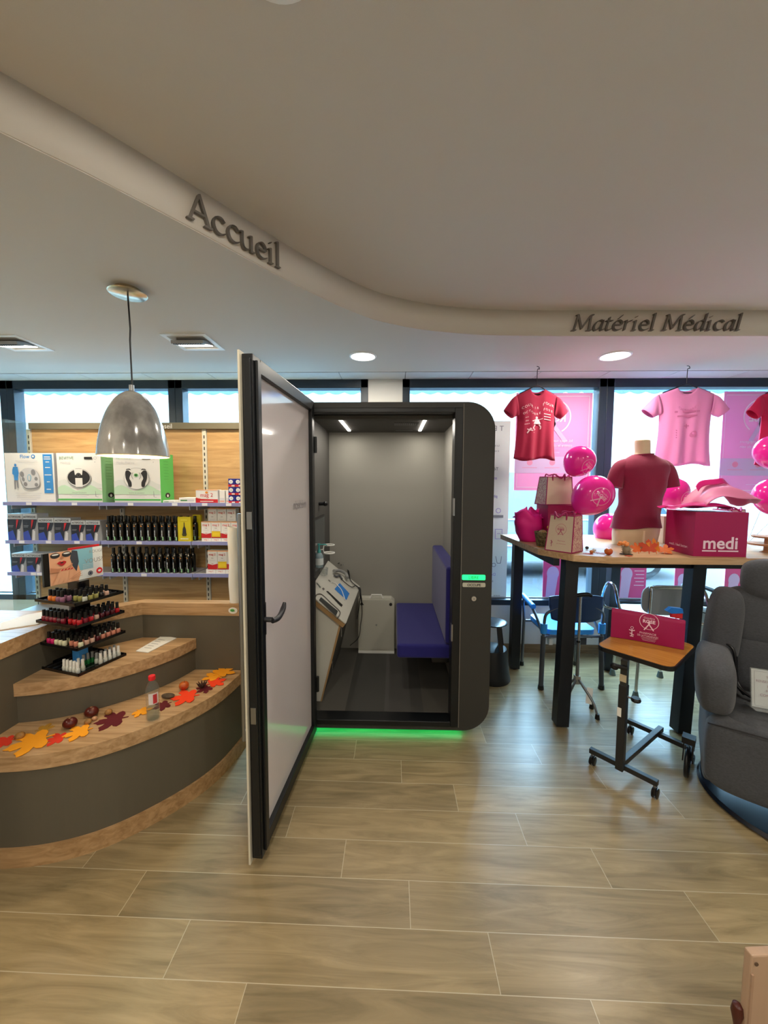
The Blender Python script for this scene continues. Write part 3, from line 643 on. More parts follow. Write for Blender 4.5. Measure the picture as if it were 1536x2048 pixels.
# screen and camera on the left wall, gel dispenser
t = thing('wall_monitor', 'flat screen mounted on the dark left wall of the booth', 'screen', (IX0, 3.0, .95))
MB().box(0, .012, -.3, .24, .03, .45, black).build('bezel', t); MB().box(.012, .014, -.28, .22, .045, .435, mat('screen_off', '2e3b42', .12)).build('display', t)
t = thing('wall_camera', 'small black camera knob on the dark booth wall above the screen', 'camera', (IX0, 3.05, 1.5))
MB().tube([(0, 0, 0), (.035, 0, 0)], .014, black, 14).build('stem', t); MB().ell((.05, .01, .0), (.022, .026, .02), black).build('lens_head', t)
t = thing('gel_dispenser', 'clear sanitizer bottle with turquoise pump beside the booth screen', 'bottle', (IX0+.036, 2.86, 1.03))
gel = mat('gel_clear', 'a9c2cc', .1, trans=.5); teal = mat('teal_plastic', '3f9a98', .4)
MB().lathe([(.0, 0), (.03, 0), (.032, .01), (.032, .085), (.02, .105), (.012, .11)], gel, n=20).build('bottle_body', t)
MB().lathe([(.033, .02), (.033, .07)], mat('gel_label', 'd5dde0', .5), n=20, cap=False).build('bottle_label', t)
b = MB(); b.lathe([(.014, .108), (.014, .125), (.008, .135), (.006, .165), (.012, .168), (.012, .178)], teal, n=16); b.tube([(0, 0, .172), (.05, .0, .172), (.06, 0, .165)], .0045, teal, 8); b.build('pump', t)
t = thing('bottle_holder', 'white wire ring bracket fixed to the booth wall by the sanitizer', 'holder', (IX0, 3.02, 1.10))
b = MB(); 
for z, r in ((.0, .042), (.065, .042)): b.tube([(.075+r*math.cos(a), .06+r*math.sin(a), z) for a in [2*PI*i/24 for i in range(24)]], .004 if z else .006, white_p, 8, closed=True)
b.tube([(0, .03, .03), (.03, .04, .03), (.035, .05, .0)], .004, white_p, 8); b.tube([(.03, .04, .03), (.035, .05, .065)], .004, white_p, 8); b.build('ring', t)
# ------------------------------------------------------------------ shelving unit
SX0, SX1, SYF, SYB = -3.25, -.98, 3.09, 3.36
header_m = mat('header_taupe', '6c6551', .5); lilac = mat('shelf_lilac', '8f93c8', .35); shelf_m = mat('shelf_grey', 'b8b8bd', .5); slot_m = mat('upright_cream', 'c9c3b2', .5)
back_oak = wood('back_oak', 'c49f6c', 'a37d4f', sc=.6)
unit = thing('shelving_unit', 'oak-backed shop shelving unit with lilac-edged shelves behind the counter', 'shelves', (-2.1, SYB, 0))
def ub(): b_ = MB(); b_.M = Matrix.Translation((2.1, -SYB, 0)); return b_
ztop = 2.185; zh = P(300, 859, Y=SYB).z
b = ub(); b.box(SX0+.04, SX1, SYB-.03, SYB+.03, zh, ztop, header_m); b.build('header', unit, bevel=.003)
dd = Dec((P(318, 850, Y=SYB).x+2.1-.09, -.0305, zh), (1, 0, 0), (0, 0, 1), .28, ztop-zh)
t_ = []
dd.text('Conseil', .5, .45, .042, white_p, squash=.95); dd.build('header_lettering', unit)
ups = [SX0+.02, -2.42, -1.66, SX1-.02]
for a, c_ in zip(ups, ups[1:]):
    b = ub(); b.box(a+.02, c_-.02, SYB, SYB+.018, .05, zh, back_oak); b.build('back_board', unit)
for x in ups:
    b = ub(); b.box(x-.018, x+.018, SYB-.012, SYB+.03, 0, zh, slot_m)
    z = .1
    while z < zh-.05: b.box(x-.004, x+.004, SYB-.0135, SYB-.0115, z, z+.028, black); z += .05
    b.build('upright', unit)
b = ub(); b.box(SX0, SX0+.03, SYF+.05, SYB+.02, .0, ztop, glassy('side_glass', 'e8f0ee', 1.45, .03, 'cfd8d0')); b.build('glass_side', unit)
SZ = [P(250, 1008, Y=SYF).z, P(250, 1085, Y=SYF).z, P(250, 1149, Y=SYF).z, .55]
tag_m = mat('price_tag', 'e9e9f2', .5)
for k, z in enumerate(SZ):
    for a, c_ in zip(ups, ups[1:]):
        b = ub(); b.box(a+.004, c_-.004, SYF+.004, SYB-.012, z-.012, z+.008, shelf_m); s_ = b.build('shelf', unit)
        b = ub(); b.box(a+.004, c_-.004, SYF-.006, SYF+.004, z-.016, z+.013, lilac); b.build('price_rail', s_)
        for x in (a+.03, c_-.03): b = ub(); b.box(x-.004, x+.004, SYF+.04, SYB-.012, z-.05, z-.012, shelf_m); b.build('bracket', s_)
ptags = {0: [59, 150, 262, 350, 410, 458], 1: [40, 94, 151, 276], 2: [60, 72, 283]}
for k, l_ in ptags.items():
    for px in l_:
        x = P(px, 1000, Y=SYF).x; b = ub(); b.box(x-.022, x+.022, SYF-.009, SYF-.006, SZ[k]-.012, SZ[k]+.01, tag_m); b.build('price_tag', unit)
b = ub(); b.box(SX0+.02, SX1, SYF+.02, SYB, 0, .12, header_m); b.build('kick_base', unit)
# products
white_c = mat('carton_white', 'e9e8e6', .5); green_c = mat('carton_green', '58b35a', .45); lgreen = mat('carton_pale_green', 'c3e0c4', .5)
blue_c = mat('carton_blue', '3f8fd6', .45); dgrey = mat('print_dark', '2b2a2c', .5); mgrey = mat('print_grey', '8d8d92', .5); lgrey = mat('print_light', 'd0d0d4', .5)
red_c = mat('carton_red', 'c5232b', .45); yel_c = mat('carton_yellow', 'e5c020', .45); navy = mat('carton_navy', '1f2a8c', .4); orange_c = mat('print_orange', 'ee9433', .5)
def carton(nm, lab, cat, x0, x1, z0, z1, yf, depth, m=white_c, side=None, group=None):
    t_ = thing(nm, lab, cat, ((x0+x1)/2, yf, z0), 0, group); w_ = x1-x0; h_ = z1-z0
    b = MB(); b.box(-w_/2, w_/2, 0, depth, 0, h_, m)
    if side: b.add([(w_/2+.0006, 0, 0), (w_/2+.0006, depth, 0), (w_/2+.0006, depth, h_), (w_/2+.0006, 0, h_)], [(0, 1, 2, 3)], side)
    b.build('carton', t_, bevel=.0015, seg=1); d = Dec((-w_/2, -.0004, 0), (1, 0, 0), (0, 0, 1), w_, h_); return t_, d, w_, h_
z0 = SZ[0]+.008; yf = SYF+.03
def X(px, y=None): return P(px, 970, Y=y or yf).x
def Zp(py, y=None): return P(788, py, Y=y or yf).z
zt = Zp(907)
t, d, w_, h_ = carton('massager_box', 'white box printed with a blue figure and foot pads, leftmost on the top shelf', 'box', X(12), X(110), z0, zt, yf, .19, white_c, lgrey)
d.text('Flow', .42, .93, .030, blue_c, bold=.01); d.oval(.59, .93, .017, .017, blue_c); d.oval(.59, .93, .009, .009, white_c)
d.rect(.785, .19, .97, .975, blue_c)
for v_, w2 in ((.92, .5), (.88, .55), (.82, .3), (.71, .4), (.56, .55), (.42, .25), (.27, .35)): d.rect(.877-.09*w2*1.4, v_-.008, .877+.09*w2*1.4, v_+.008, white_c, True)
d.k += 1
for v_, a, c_ in ((.845, .23, .68), (.81, .28, .62), (.19, .2, .73), (.14, .2, .70), (.10, .22, .7), (.06, .3, .62), (.05, .8, .97)): d.rect(a, v_-.004, c_, v_+.004, lgrey, True)
d.k += 1
d.oval(.225, .755, .010, .012, blue_c); d.poly([(.18, .72), (.27, .72), (.285, .60), (.27, .52), (.265, .45), (.19, .45), (.185, .55), (.155, .58), (.16, .66)], blue_c)
d.poly([(.185, .45), (.222, .45), (.21, .27), (.185, .27)], mgrey); d.poly([(.235, .45), (.265, .45), (.275, .29), (.245, .3)], mgrey)
pts = [(.30, .60), (.42, .69), (.60, .68), (.70, .55), (.71, .36), (.64, .29), (.42, .28), (.33, .42)]; d.poly(crom(pts+[pts[0]], 4)[:-1], mgrey); d.poly([((a-.5)*.96+.5, (b_-.48)*.96+.49) for a, b_ in crom(pts+[pts[0]], 4)[:-1]], lgrey)
for a, b_, ra, rb in ((.36, .57, .017, .024), (.59, .61, .019, .025), (.38, .47, .012, .018), (.64, .48, .014, .016), (.42, .37, .016, .018), (.64, .36, .015, .016)): d.oval(a, b_, ra, rb, mgrey, keep=True, rot=.2)
d.k += 1; d.oval(.505, .50, .016, .028, mat('print_cyan', '52b7dc', .5)); d.oval(.505, .50, .012, .024, lgrey); d.build('front_print', t)
def rev(x0, x1, lab, kind, side_col, sub):
    t, d, w_, h_ = carton('stimulator_box', lab, 'box', x0, x1, z0, zt, yf, .19, white_c, side_col)
    for yv, am in ((.42, .05), (.30, .06)):
        pts = [(0, yv)]+[(i/12, yv+am*math.sin(i*.9)) for i in range(13)]+[(1, yv-.13)]+[(0, yv-.13)]; d.poly(pts, lgreen if yv < .35 else mat('print_mist', 'dcdfdc', .5))
    d.text('REVITIVE', .23, .905, .024, lgreen if kind else mat('print_greygreen', '9bb59e', .5), maxw=.12, bold=.01); d.text(sub, .2+.07*kind, .81, .020, lgrey, maxw=.09+.06*kind)
    d.rect(.63, .875, .81, .925, dgrey); d.ring(.88, .9, .011, .0015, mgrey); d.oval(.87, .82, .003, .003, mgrey)
    d.rect(0, .045, 1, .08, green_c)
    if kind == 0:
        d.oval(.5, .50, .101, .078, mgrey, 32); d.oval(.5, .505, .097, .073, white_c, 32); d.oval(.5, .51, .094, .066, dgrey, 32)
        d.rect(.42, .32, .58, .50, white_c); d.poly([(.42, .56), (.58, .56), (.60, .68), (.40, .68)], white_c); d.oval(.5, .555, .022, .019, dgrey); d.ring(.5, .555, .012, .0015, mgrey)
    else:
        d.oval(.5, .49, .105, .088, mgrey, 32); d.oval(.5, .49, .103, .086, white_c, 32)
        for s in (-1, 1):
            d.poly([(.5+s*a, b_) for a, b_ in crom([(.10, .60), (.17, .655), (.23, .63), (.23, .5), (.19, .40), (.17, .33), (.11, .33), (.11, .42), (.15, .5), (.10, .60)], 3)], dgrey)
            d.poly([(.5+s*a, b_) for a, b_ in ((.10, .66), (.14, .69), (.20, .685), (.22, .66), (.17, .67))], dgrey); d.ring(.5+s*-.0, .545, .037, .003, dgrey, a0=(-.8 if s > 0 else PI-.8), a1=(.8 if s > 0 else PI+.8))
        d.oval(.5, .56, .017, .013, green_c); d.oval(.5, .56, .008, .007, dgrey)
    d.text('Thérapie Circulatoire' if kind == 0 else 'Système de stimulation', .5, .20, .010, mgrey, maxw=.15)
    for v_, a, c_ in ((.155, .28, .72), (.12, .33, .67)): d.rect(a, v_-.004, c_, v_+.004, lgrey, True)
    d.k += 1; d.line([(.87, .12), (.87, .24), (.88, .12), (.93, .12)], .002, mgrey); d.build('front_print', t)
    s_ = Dec((w_/2+.0008, 0, 0), (0, 1, 0), (0, 0, 1), .19, h_)
    s_.oval(.5, .15, .035, .022, dgrey); s_.oval(.5, .14, .012, .012, white_c)
    for i in range(8): s_.rect(.25, .9-.06*i, .6, .905-.06*i, mat('print_green_dark', '3f8a45', .5), True)
    s_.build('side_print', t)
rev(X(115.5), X(204), 'white and green box showing a round black foot pad, middle of the three big boxes', 0, mat('carton_green_soft', '8cc48c', .45), 'Médical')
rev(X(228), X(321), 'white and green box showing two footprints, right of the three big boxes', 1, green_c, 'Medic Pharma')
for x0, x1, h_, lab in ((325, 348, .022, 'thin white carton lying flat beside the footprint box'), (357, 390, .045, 'white cream carton lying flat left of the red and white mineral box')):
    t, d, w_, hh = carton('flat_carton', lab, 'box', X(x0), X(x1), z0, z0+h_, yf, .13, white_c); d.rect(.08, .3, .92, .7, lgrey); d.rect(.1, .4, .5, .6, mat('print_green_dark', '3f8a45', .5)); d.build('front_print', t)
def mag(px0, px1, zz0, zz1, lab, big=False, yf_=None, grp='magnesium boxes on the right bay', yellow=False, flat=False):
    y_ = yf_ or yf; t, d, w_, h_ = carton('supplement_box', lab, 'box', X(px0, y_), X(px1, y_), zz0, zz1, y_, .07, white_c, group=grp)
    if not flat:
        d.rect(0, .0, 1, .30, red_c); d.poly([(0, .30), (.5, .23), (1, .30), (1, .36), (.5, .27), (0, .36)], white_c) if not big else d.poly([(0, .30), (0, .42), (.25, .32), (.7, .30)], red_c)
        d.rect(0, .96, 1, 1, orange_c)
        if yellow: d.rect(.06, .06, .94, .42, yel_c); d.rect(.14, .14, .86, .34, mat('yel2', 'f0cf30', .5))
        if big: d.oval(.5, .80, .012, .009, orange_c); d.text('mag 2', .5, .57, .032, red_c); d.rect(.2, .12, .8, .17, white_c)
        else: d.text('mag 2', .5, .78, .017, red_c, maxw=w_*.85, bold=.01); d.text('100', .5, .6, .010, mgrey); d.rect(.2, .47, .8, .49, lgrey)
    else:
        d.text('mag 2', .5, .5, .012, red_c, maxw=w_*.7)
    d.build('front_print', t)
mag(391, 435, z0, Zp(981), 'large white and red magnesium box at the end of the top shelf', True, grp=None)
for i, (a, c_) in enumerate(((436, 447), (449, 456))):
    t, d, w_, h_ = carton('supplement_box', ['plain white box edge-on right of the large magnesium box', 'narrow pale box beside the purple packs'][i], 'box', X(a), X(c_), z0, Zp(982), yf+.02, .12, white_c); d.rect(.1, .1, .9, .4, lgrey); d.rect(.1, .1, .9, .2, mat('salmon', 'd9a090', .5)); d.build('front_print', t)
for r in range(3):
    for c_ in range(2):
        a = 456.5+c_*14; zz = z0+r*.068
        t, d, w_, h_ = carton('purple_pack', 'small purple and white carton, %s of the %s stack by the door edge' % (['bottom', 'middle', 'top'][r], ['left', 'right'][c_]), 'box', X(a), X(a+13.5), zz, zz+.066, yf, .08, navy, group='purple cartons stacked by the door edge')
        d.rect(0, 0, 1, .28, red_c); d.oval(.4, .62, .017, .016, white_c); d.oval(.42, .60, .008, .008, lgrey); d.rect(.5, .06, .95, .2, white_c); d.build('front_print', t)
m1 = SZ[1]+.008; m2 = SZ[2]+.008
cell = ['left', 'second', 'third', 'right']
for i in range(4):       # flat row, then standing row, then the rear row above
    a = 400+i*20
    mag(a, a+19.5, m1, m1+.03, 'flat magnesium box under the middle shelf pile, %s of four' % nth(i, 4), flat=True)
    mag(a, a+19.5, m1+.031, m1+.031+(Zp(1042)-Zp(1075)), 'standing magnesium box in the front of the middle shelf pile, %s of four' % nth(i, 4), yellow=i % 2 == 1)
for i in range(3):
    a = 414+i*19; y2 = yf+.085
    zz = m1+.10; 
    b_ = mag(a, a+18, m1+.09, Zp(1018, y2), 'magnesium box in the rear row of the middle shelf pile, %s of three' % nth(i, 3), yf_=y2, yellow=i == 1)
for i in range(3):
    a = 407+i*20
    mag(a, a+19.5, m2, m2+.035, 'flat magnesium box under the lowest shelf pile, %s of three' % nth(i, 3), flat=True)
    mag(a+4, a+23.5, m2+.036, Zp(1104), 'standing magnesium box in the lowest shelf pile, %s of three' % nth(i, 3), yellow=i == 1)
# knee-pack cartons
def acti(px0, px1, zz0, zz1, lab, dark=True, y_=None):
    t, d, w_, h_ = carton('cold_pack_box', lab, 'box', X(px0, y_), X(px1, y_), zz0, zz1, y_ or yf, .11, mat('carton_ice', 'c9cdd4', .4), group='cold pack cartons')
    d.rect(.0, .0, 1, .80, mat('ice_dark', '20232f', .4)); d.poly([(0, 0), (.55, 0), (.35, .38), (0, .30)], mat('ice_blue', '3147a8', .4))
    d.poly([(.55, 0), (1, 0), (1, .75), (.85, .45), (.62, .40)], mgrey); d.poly([(.6, 0), (.8, 0), (.84, .34), (.7, .42)], lgrey); d.poly([(.62, .78), (.78, .78), (.58, .42)], red_c)
    d.text('ACTIPOCHE', .5, .89, .016, dgrey, maxw=w_*.84, bold=.015); d.rect(.08, .55, .42, .57, mgrey, True); d.rect(.08, .5, .38, .515, mgrey); d.build('front_print', t)
H_ = [Zp(1032), Zp(1032), Zp(1040), Zp(1040), Zp(1045), Zp(1045)]
for i, (a, c_) in enumerate(((10, 40), (41, 70), (71.5, 103), (104, 137), (138, 166), (167, 196))):
    acti(a, c_, m1, H_[i], 'white and navy cold pack carton on the middle shelf, %s of six' % nth(i, 6))
for i, (a, c_) in enumerate(((14, 43), (44, 76), (77, 102))):
    acti(a, c_, m2, Zp(1113), 'white and grey cold pack carton on the lowest shelf, %s of three' % nth(i, 3))
# dark syrup bottles
dk = mat('dark_bottle', '0c0a08', .12, coat=.3); cap_b = mat('bottle_cap_black', '09090a', .4)
def syrup():
    t_ = thing('syrup_bottle', '', 'bottle', (0, 0, 0), 0, '')
    b = MB(); b.lathe([(.0, 0), (.021, 0), (.0225, .004), (.0225, .135), (.020, .148), (.011, .162), (.0095, .168)], dk, n=16); b.build('bottle_body', t_)
    MB().lathe([(.0115, .165), (.0125, .167), (.0125, .205), (.011, .207), (0, .207)], cap_b, n=14).build('cap', t_)
    d = Dec((-.0145, -.0229, .0), (1, 0, 0), (0, 0, 1), .029, .15)
    d.text('CURCUMA', .42, .42, .0085, lgrey, maxw=.075, rot=PI/2, bold=.03); d.oval(.5, .83, .005, .0045, orange_c); d.rect(.52, .05, .9, .25, mat('label_green', '86b58a', .5)); d.rect(.3, .9, .6, .92, mat('label_gold', 'b99b4a', .5)); d.build('label_print', t_)
    return t_
s0 = syrup(); first = True; rnd = random.Random(5)
def place_bottle(x, y, z, lab, grp):
    global first
    if first: o = s0; o.location = (x, y, z); first = False
    else: o = dup(s0, (x, y, z), rnd.uniform(-.12, .12))
    o['label'] = lab; o['group'] = grp
mx_ = [214, 227, 240.5, 254.5, 268, 282, 296, 310, 324, 337.5, 350.5]
for i, px in enumerate(mx_): place_bottle(X(px, yf+.02), yf+.02, m1, 'dark syrup bottle, front row of the middle shelf, %s of eleven' % nth(i, 11), 'syrup bottles on the middle shelf')
for i in range(13): place_bottle(X(221+i*13.9, yf+.075), yf+.075, m1, 'dark syrup bottle, rear row of the middle shelf, %s of thirteen' % nth(i, 13), 'syrup bottles on the middle shelf')
lx = [221, 233.5, 246.5, 259.5, 272.5, 289, 302.5, 316, 332, 345, 358.5, 372.5]
for i, px in enumerate(lx): place_bottle(X(px, yf+.02), yf+.02, m2, 'dark syrup bottle, front row of the lowest shelf, %s of twelve' % nth(i, 12), 'syrup bottles on the lowest shelf')
for i in range(12): place_bottle(X(234+i*13.4, yf+.075), yf+.075, m2, 'dark syrup bottle, rear row of the lowest shelf, %s of twelve' % nth(i, 12), 'syrup bottles on the lowest shelf')
for i, (a, c_, y_, lab) in enumerate(((352.5, 379, yf-.01, 'yellow leaflet box printed with a bottle in front of the syrup bottles'), (383, 399, yf+.1, 'second yellow leaflet box standing further back on the middle shelf'))):
    t, d, w_, h_ = carton('yellow_box', lab, 'box', X(a, y_), X(c_, y_), m1, m1+(.205 if i == 0 else .215), y_, .03, mat('carton_lime', 'c9b916', .45))
    d.poly([(.47, .78), (.53, .78), (.54, .62), (.62, .52), (.66, .25), (.34, .25), (.38, .52), (.46, .62)], dgrey); d.poly([(.3, .32), (.7, .32), (.62, .22), (.36, .22)], mat('dark_olive', '3c3a12', .5)); d.rect(.25, .85, .75, .89, mat('lime2', 'dccf3c', .5)); d.rect(.2, .1, .8, .13, white_c); d.build('front_print', t)
# ------------------------------------------------------------------ counter
taupe = mat('counter_taupe', '5b5548', .55)
def off(path_, d_):
    out = []
    for i, p in enumerate(path_):
        a = Vector(path_[max(i-1, 0)]); b_ = Vector(path_[min(i+1, len(path_)-1)]); t_ = (b_-a).normalized(); out.append((p[0]-t_.y*d_, p[1]+t_.x*d_))
    return out
lc = crom([(-2.3, 1.62), (-2.0, 1.53), (-1.80, 1.50), (-1.66, 1.497), (-1.49, 1.525), (-1.33, 1.59), (-1.19, 1.70), (-1.05, 1.87), (-.965, 2.05), (-.925, 2.29)], 6)
mc = crom([(-1.82, 1.715), (-1.66, 1.757), (-1.50, 1.85), (-1.36, 1.99), (-1.27, 2.14), (-1.22, 2.29)], 6)
cnt = thing('sales_counter', 'curved two-tier pharmacy counter in oak and taupe laminate', 'counter', (-1.6, 1.9, 0))
def cbm(): b_ = MB(); b_.M = Matrix.Translation((1.6, -1.9, 0)); return b_
back = [(-.925, 2.29), (-2.3, 2.29)]
lo_ = lc+[(-2.3, 2.29)]
b = cbm(); b.prism(off(lc, .012)+[(-2.3, 2.288)], .085, .435, taupe, smooth=False); b.build('lower_front', cnt)
b = cbm(); b.prism(lo_, .435, .50, oak); b.build('lower_top', cnt, bevel=.002, seg=1)
b = cbm(); b.prism(lo_, .0, .085, oak_v); b.build('plinth', cnt, bevel=.002, seg=1)
b = cbm(); b.prism(mc+[(-1.56, 2.289), (-1.80, 2.05)], .638, .70, oak); b.build('middle_top', cnt, bevel=.002, seg=1)
b = cbm(); b.prism(off(mc, .012)+[(-1.56, 2.288), (-1.80, 2.05)], .501, .637, taupe); b.build('middle_front', cnt)
bk = [(-.925, 2.292), (-1.556, 2.292), (-1.805, 2.055), (-1.805, 1.2)]
bo = [(-.925, 2.34), (-1.575, 2.34), (-1.86, 2.075), (-1.86, 1.2)]
b = cbm(); b.prism(bk+bo[::-1], .0, .845, taupe); b.build('back_panel', cnt)
b = cbm(); b.prism([(-.925, 2.288), (-1.555, 2.288), (-1.80, 2.053), (-1.80, 1.2), (-2.9, 1.2), (-2.9, 2.12), (-1.90, 2.12), (-1.58, 2.36), (-.925, 2.36)], .845, .92, oak); b.build('desk_top', cnt, bevel=.002, seg=1)
b = cbm(); b.box(-2.88, -2.84, 1.22, 2.1, 0, .845, taupe); b.box(-2.84, -1.86, 2.05, 2.08, 0, .845, taupe); b.build('desk_side', cnt)
stk = P(466, 1221, Y=2.285); d = Dec((stk.x+1.6-.03, 2.284-1.9, stk.z-.03), (1, 0, 0), (0, 0, 1), .06, .06); d.oval(.5, .5, .028, .020, paper); d.oval(.45, .52, .014, .009, green_c); d.text('bio', .55, .48, .012, mat('ink_green', '2f6a3c', .5)); d.build('round_sticker', cnt)
wr = [P(457, 1207, Z=.92).x, 2.31]
t = thing('paper_roll', 'tall crumpled white paper roll standing on the counter ledge beside the open door', 'paper roll', (-.99, 2.325, .92))
b = MB(); b.grid(lambda s, tt: (.030*(1+.12*math.sin(s*9+tt*11))*math.cos(2*PI*s), .028*math.sin(2*PI*s), tt*.47*(1-.012*math.cos(2*PI*s))), 20, 14, paper, wrap=True); b.build('sheet', t)
MB().tube([(0, 0, .003), (0, 0, .455)], .014, mat('card_tube', 'b9a88c', .7), 10).build('core_tube', t)
# ------------------------------------------------------------------ decorations on the counter
felt = {k: mat('felt_'+k, v, .95, bump=.3, bscale=900) for k, v in dict(red='d8351c', orange='f7a21a', mustard='b5852a', burgundy='5c0f1a', scarlet='ee3f12').items()}
def maple(r):
    half = [(0, 1.02), (.13, .84), (.24, .80), (.25, .60), (.22, .42), (.40, .50), (.56, .66), (.66, .60), (.90, .56), (.86, .38), (.74, .20), (.50, .06), (.66, -.02), (.76, -.20), (.62, -.34), (.40, -.40), (.20, -.34), (.05, -.32)]
    pts = half+[(.03, -.62), (-.03, -.62)]+[(-a, b_) for a, b_ in half[::-1]][:-1]
    return [(a*r, b_*r) for a, b_ in pts]
def leaf(px, py, r, rot, col, lab, z=.50, lift=0):
    p = P(px, py, Z=z); o = MB().prism(maple(r), 0, .002, felt[col]).build('felt_leaf', loc=(p.x, p.y, z+.0005+lift), rotz=rot); return tag(o, lab, 'decorative leaf', 'felt maple leaves on the counter')
leaf(13, 1483, .055, 2.2, 'red', 'small red felt leaf at the far left end of the lower counter step')
leaf(85, 1459, .045, -1.0, 'mustard', 'small mustard leaf behind the big yellow felt leaf')
leaf(72, 1482, .105, 2.3, 'orange', 'largest yellow-orange felt leaf at the left of the lower step', lift=.0022)
leaf(118, 1477, .052, 2.0, 'red', 'small red felt leaf between two yellow leaves')
leaf(163, 1464, .070, 2.2, 'orange', 'yellow-orange felt leaf in front of the two dark chestnuts', lift=.0022)
leaf(231, 1439, .088, 2.0, 'burgundy', 'large burgundy felt leaf left of the water bottle')
leaf(281, 1424, .05, -2.0, 'orange', 'small orange felt leaf just left of the water bottle', lift=.0024)
leaf(329, 1410, .055, 2.4, 'burgundy', 'small burgundy felt leaf just right of the water bottle')
leaf(377, 1394, .088, 1.9, 'scarlet', 'large scarlet felt leaf right of the water bottle', lift=.0022)
leaf(412, 1377, .055, 2.6, 'burgundy', 'burgundy felt leaf under the dried seed head', lift=0)
leaf(428, 1366, .068, -.9, 'scarlet', 'scarlet felt leaf near the right end of the lower step', lift=.0022)
leaf(432, 1354, .075, 1.2, 'orange', 'orange felt leaf below the topmost leaf at the right end', lift=.0044)
leaf(443, 1347, .082, -.6, 'orange', 'topmost orange felt leaf against the back panel', lift=.0066)
chest = mat('chestnut', '5a1a12', .3, noise=.4, nscale=25); nutm = mat('nut_shell', 'a8793f', .55, noise=.45, nscale=60)
def nut(px, py, r, lab, cat, m, e=.85, z=.50, nm='chestnut'):
    p = P(px, py, Z=z+r*.8); t_ = thing(nm, lab, cat, (p.x, p.y, z), 0, None); b = MB(); b.ell((0, 0, r*e), (r*1.08, r, r*e), m, fn=lambda x, y, zz: (x*(1-.08*zz/r), y, zz)); b.build('shell', t_)
    MB().lathe([(r*.3, r*e*1.93), (r*.12, r*e*2.02), (0, r*e*2.04)], mat('nut_tip', '8a6a4a', .7), n=12).build('tip', t_)
nut(140, 1446, .028, 'dark red-brown decorative fruit at the left, behind the yellow leaf', 'decorative fruit', chest, nm='decorative_fruit'); nut(183, 1424, .029, 'dark red-brown decorative fruit further back against the middle step', 'decorative fruit', chest, nm='decorative_fruit')
nut(40, 1471, .018, 'round brown walnut at the left beside the red leaf', 'nut', nutm, nm='walnut'); nut(176, 1443, .015, 'brown walnut in front of the back dark fruit', 'nut', nutm, nm='walnut'); nut(189, 1437, .012, 'small pale hazelnut touching a walnut', 'nut', mat('hazel', 'b98a66', .5), nm='hazelnut'); nut(217, 1424, .016, 'walnut above the large burgundy leaf', 'nut', nutm, nm='walnut')
apple_m = mat('apple_skin', 'a8201a', .25, noise=.3, nscale=9, hex2='c8742a')
def apple(x, y, z, r, lab):
    t_ = thing('apple', lab, 'apple', (x, y, z)); b = MB(); pr = []
    for i in range(15):
        a = -PI/2+PI*i/14; rr = math.cos(a)*(1+.08*math.sin(a)); zz = .92*math.sin(a)-(.22*math.exp(-(rr*4)**2) if a > 0 else -.1*math.exp(-(rr*4)**2)); pr.append((r*max(rr, 0), r*.83+r*zz))
    b.lathe(pr, apple_m, n=24, cap=False); b.build('fruit', t_); MB().tube([(0, 0, r*1.3), (.1*r, 0, r*2.0)], r*.05, mat('stem_brown', '4a3524', .7), 6).build('stem', t_); return t_
p = P(368, 1372, Z=.52); apple(p.x, p.y, .50, .026, 'shiny red apple standing on the lower counter step')
p = P(336, 1394, Z=.505); tag(MB().ell((0, 0, .012), (.035, .02, .012), mat('pebble_brown', '5a4a38', .7, noise=.5, nscale=40), fn=lambda x, y, z: (x, y*(1+.2*x/.035), z*(1-.2*x/.035))).build('bark_piece', loc=(p.x, p.y, .50)), 'flat brown piece of bark right of the water bottle', 'decoration')
p = P(404, 1372, Z=.515); t = thing('seed_head', 'dark dried seed head with spiky petals on the burgundy leaf', 'decoration', (p.x, p.y, .503)); b = MB()
sm = mat('seed_dark', '3a1c12', .8)
for i in range(9):
    a = i*2*PI/9; b.tube([(0, 0, .012), (.018*math.cos(a), .018*math.sin(a), .02), (.028*math.cos(a), .028*math.sin(a), .034)], [.006, .005, .001], sm, 6)
b.build('petals', t); MB().ell((0, 0, .014), (.013, .013, .014), sm).build('core', t)
# water bottle
p = P(307, 1438, Z=.50); t = thing('water_bottle', 'clear plastic water bottle with red cap on the counter step', 'bottle', (p.x, p.y, .50))
pet = glassy('pet_plastic', 'fafcfc', 1.35, .05, 'c9d0d2', .05); pr = [(.0, .006), (.018, .0), (.027, .004), (.030, .014), (.029, .03)]
for i in range(6): pr += [(.0295, .04+i*.016), (.0275, .046+i*.016), (.0295, .052+i*.016)]
pr += [(.030, .145), (.0285, .160), (.021, .180), (.013, .192), (.0125, .203)]
MB().lathe(pr, pet, n=28, cap=False).build('bottle_body', t)
MB().lathe([(0, .006), (.026, .008), (.027, .062), (0, .062)], glassy('water', 'e6eef0', 1.3), n=24).build('water', t)
MB().lathe([(.0145, .200), (.0155, .202), (.0155, .218), (.0145, .221), (0, .221)], mat('cap_red', 'e0222a', .4), n=24).build('cap', t)
b = MB(); b.grid(lambda s, tt: (.0302*math.cos(-1.6+s*1.5), .0302*math.sin(-1.6+s*1.5), .088+tt*.055), 14, 1, mat('bottle_label', 'd9cfd0', .4)); b.grid(lambda s, tt: (.0306*math.cos(-.95+s*.6), .0306*math.sin(-.95+s*.6), .092+tt*.045), 8, 1, mat('label_red', 'c0343a', .4)); b.build('bottle_label', t)
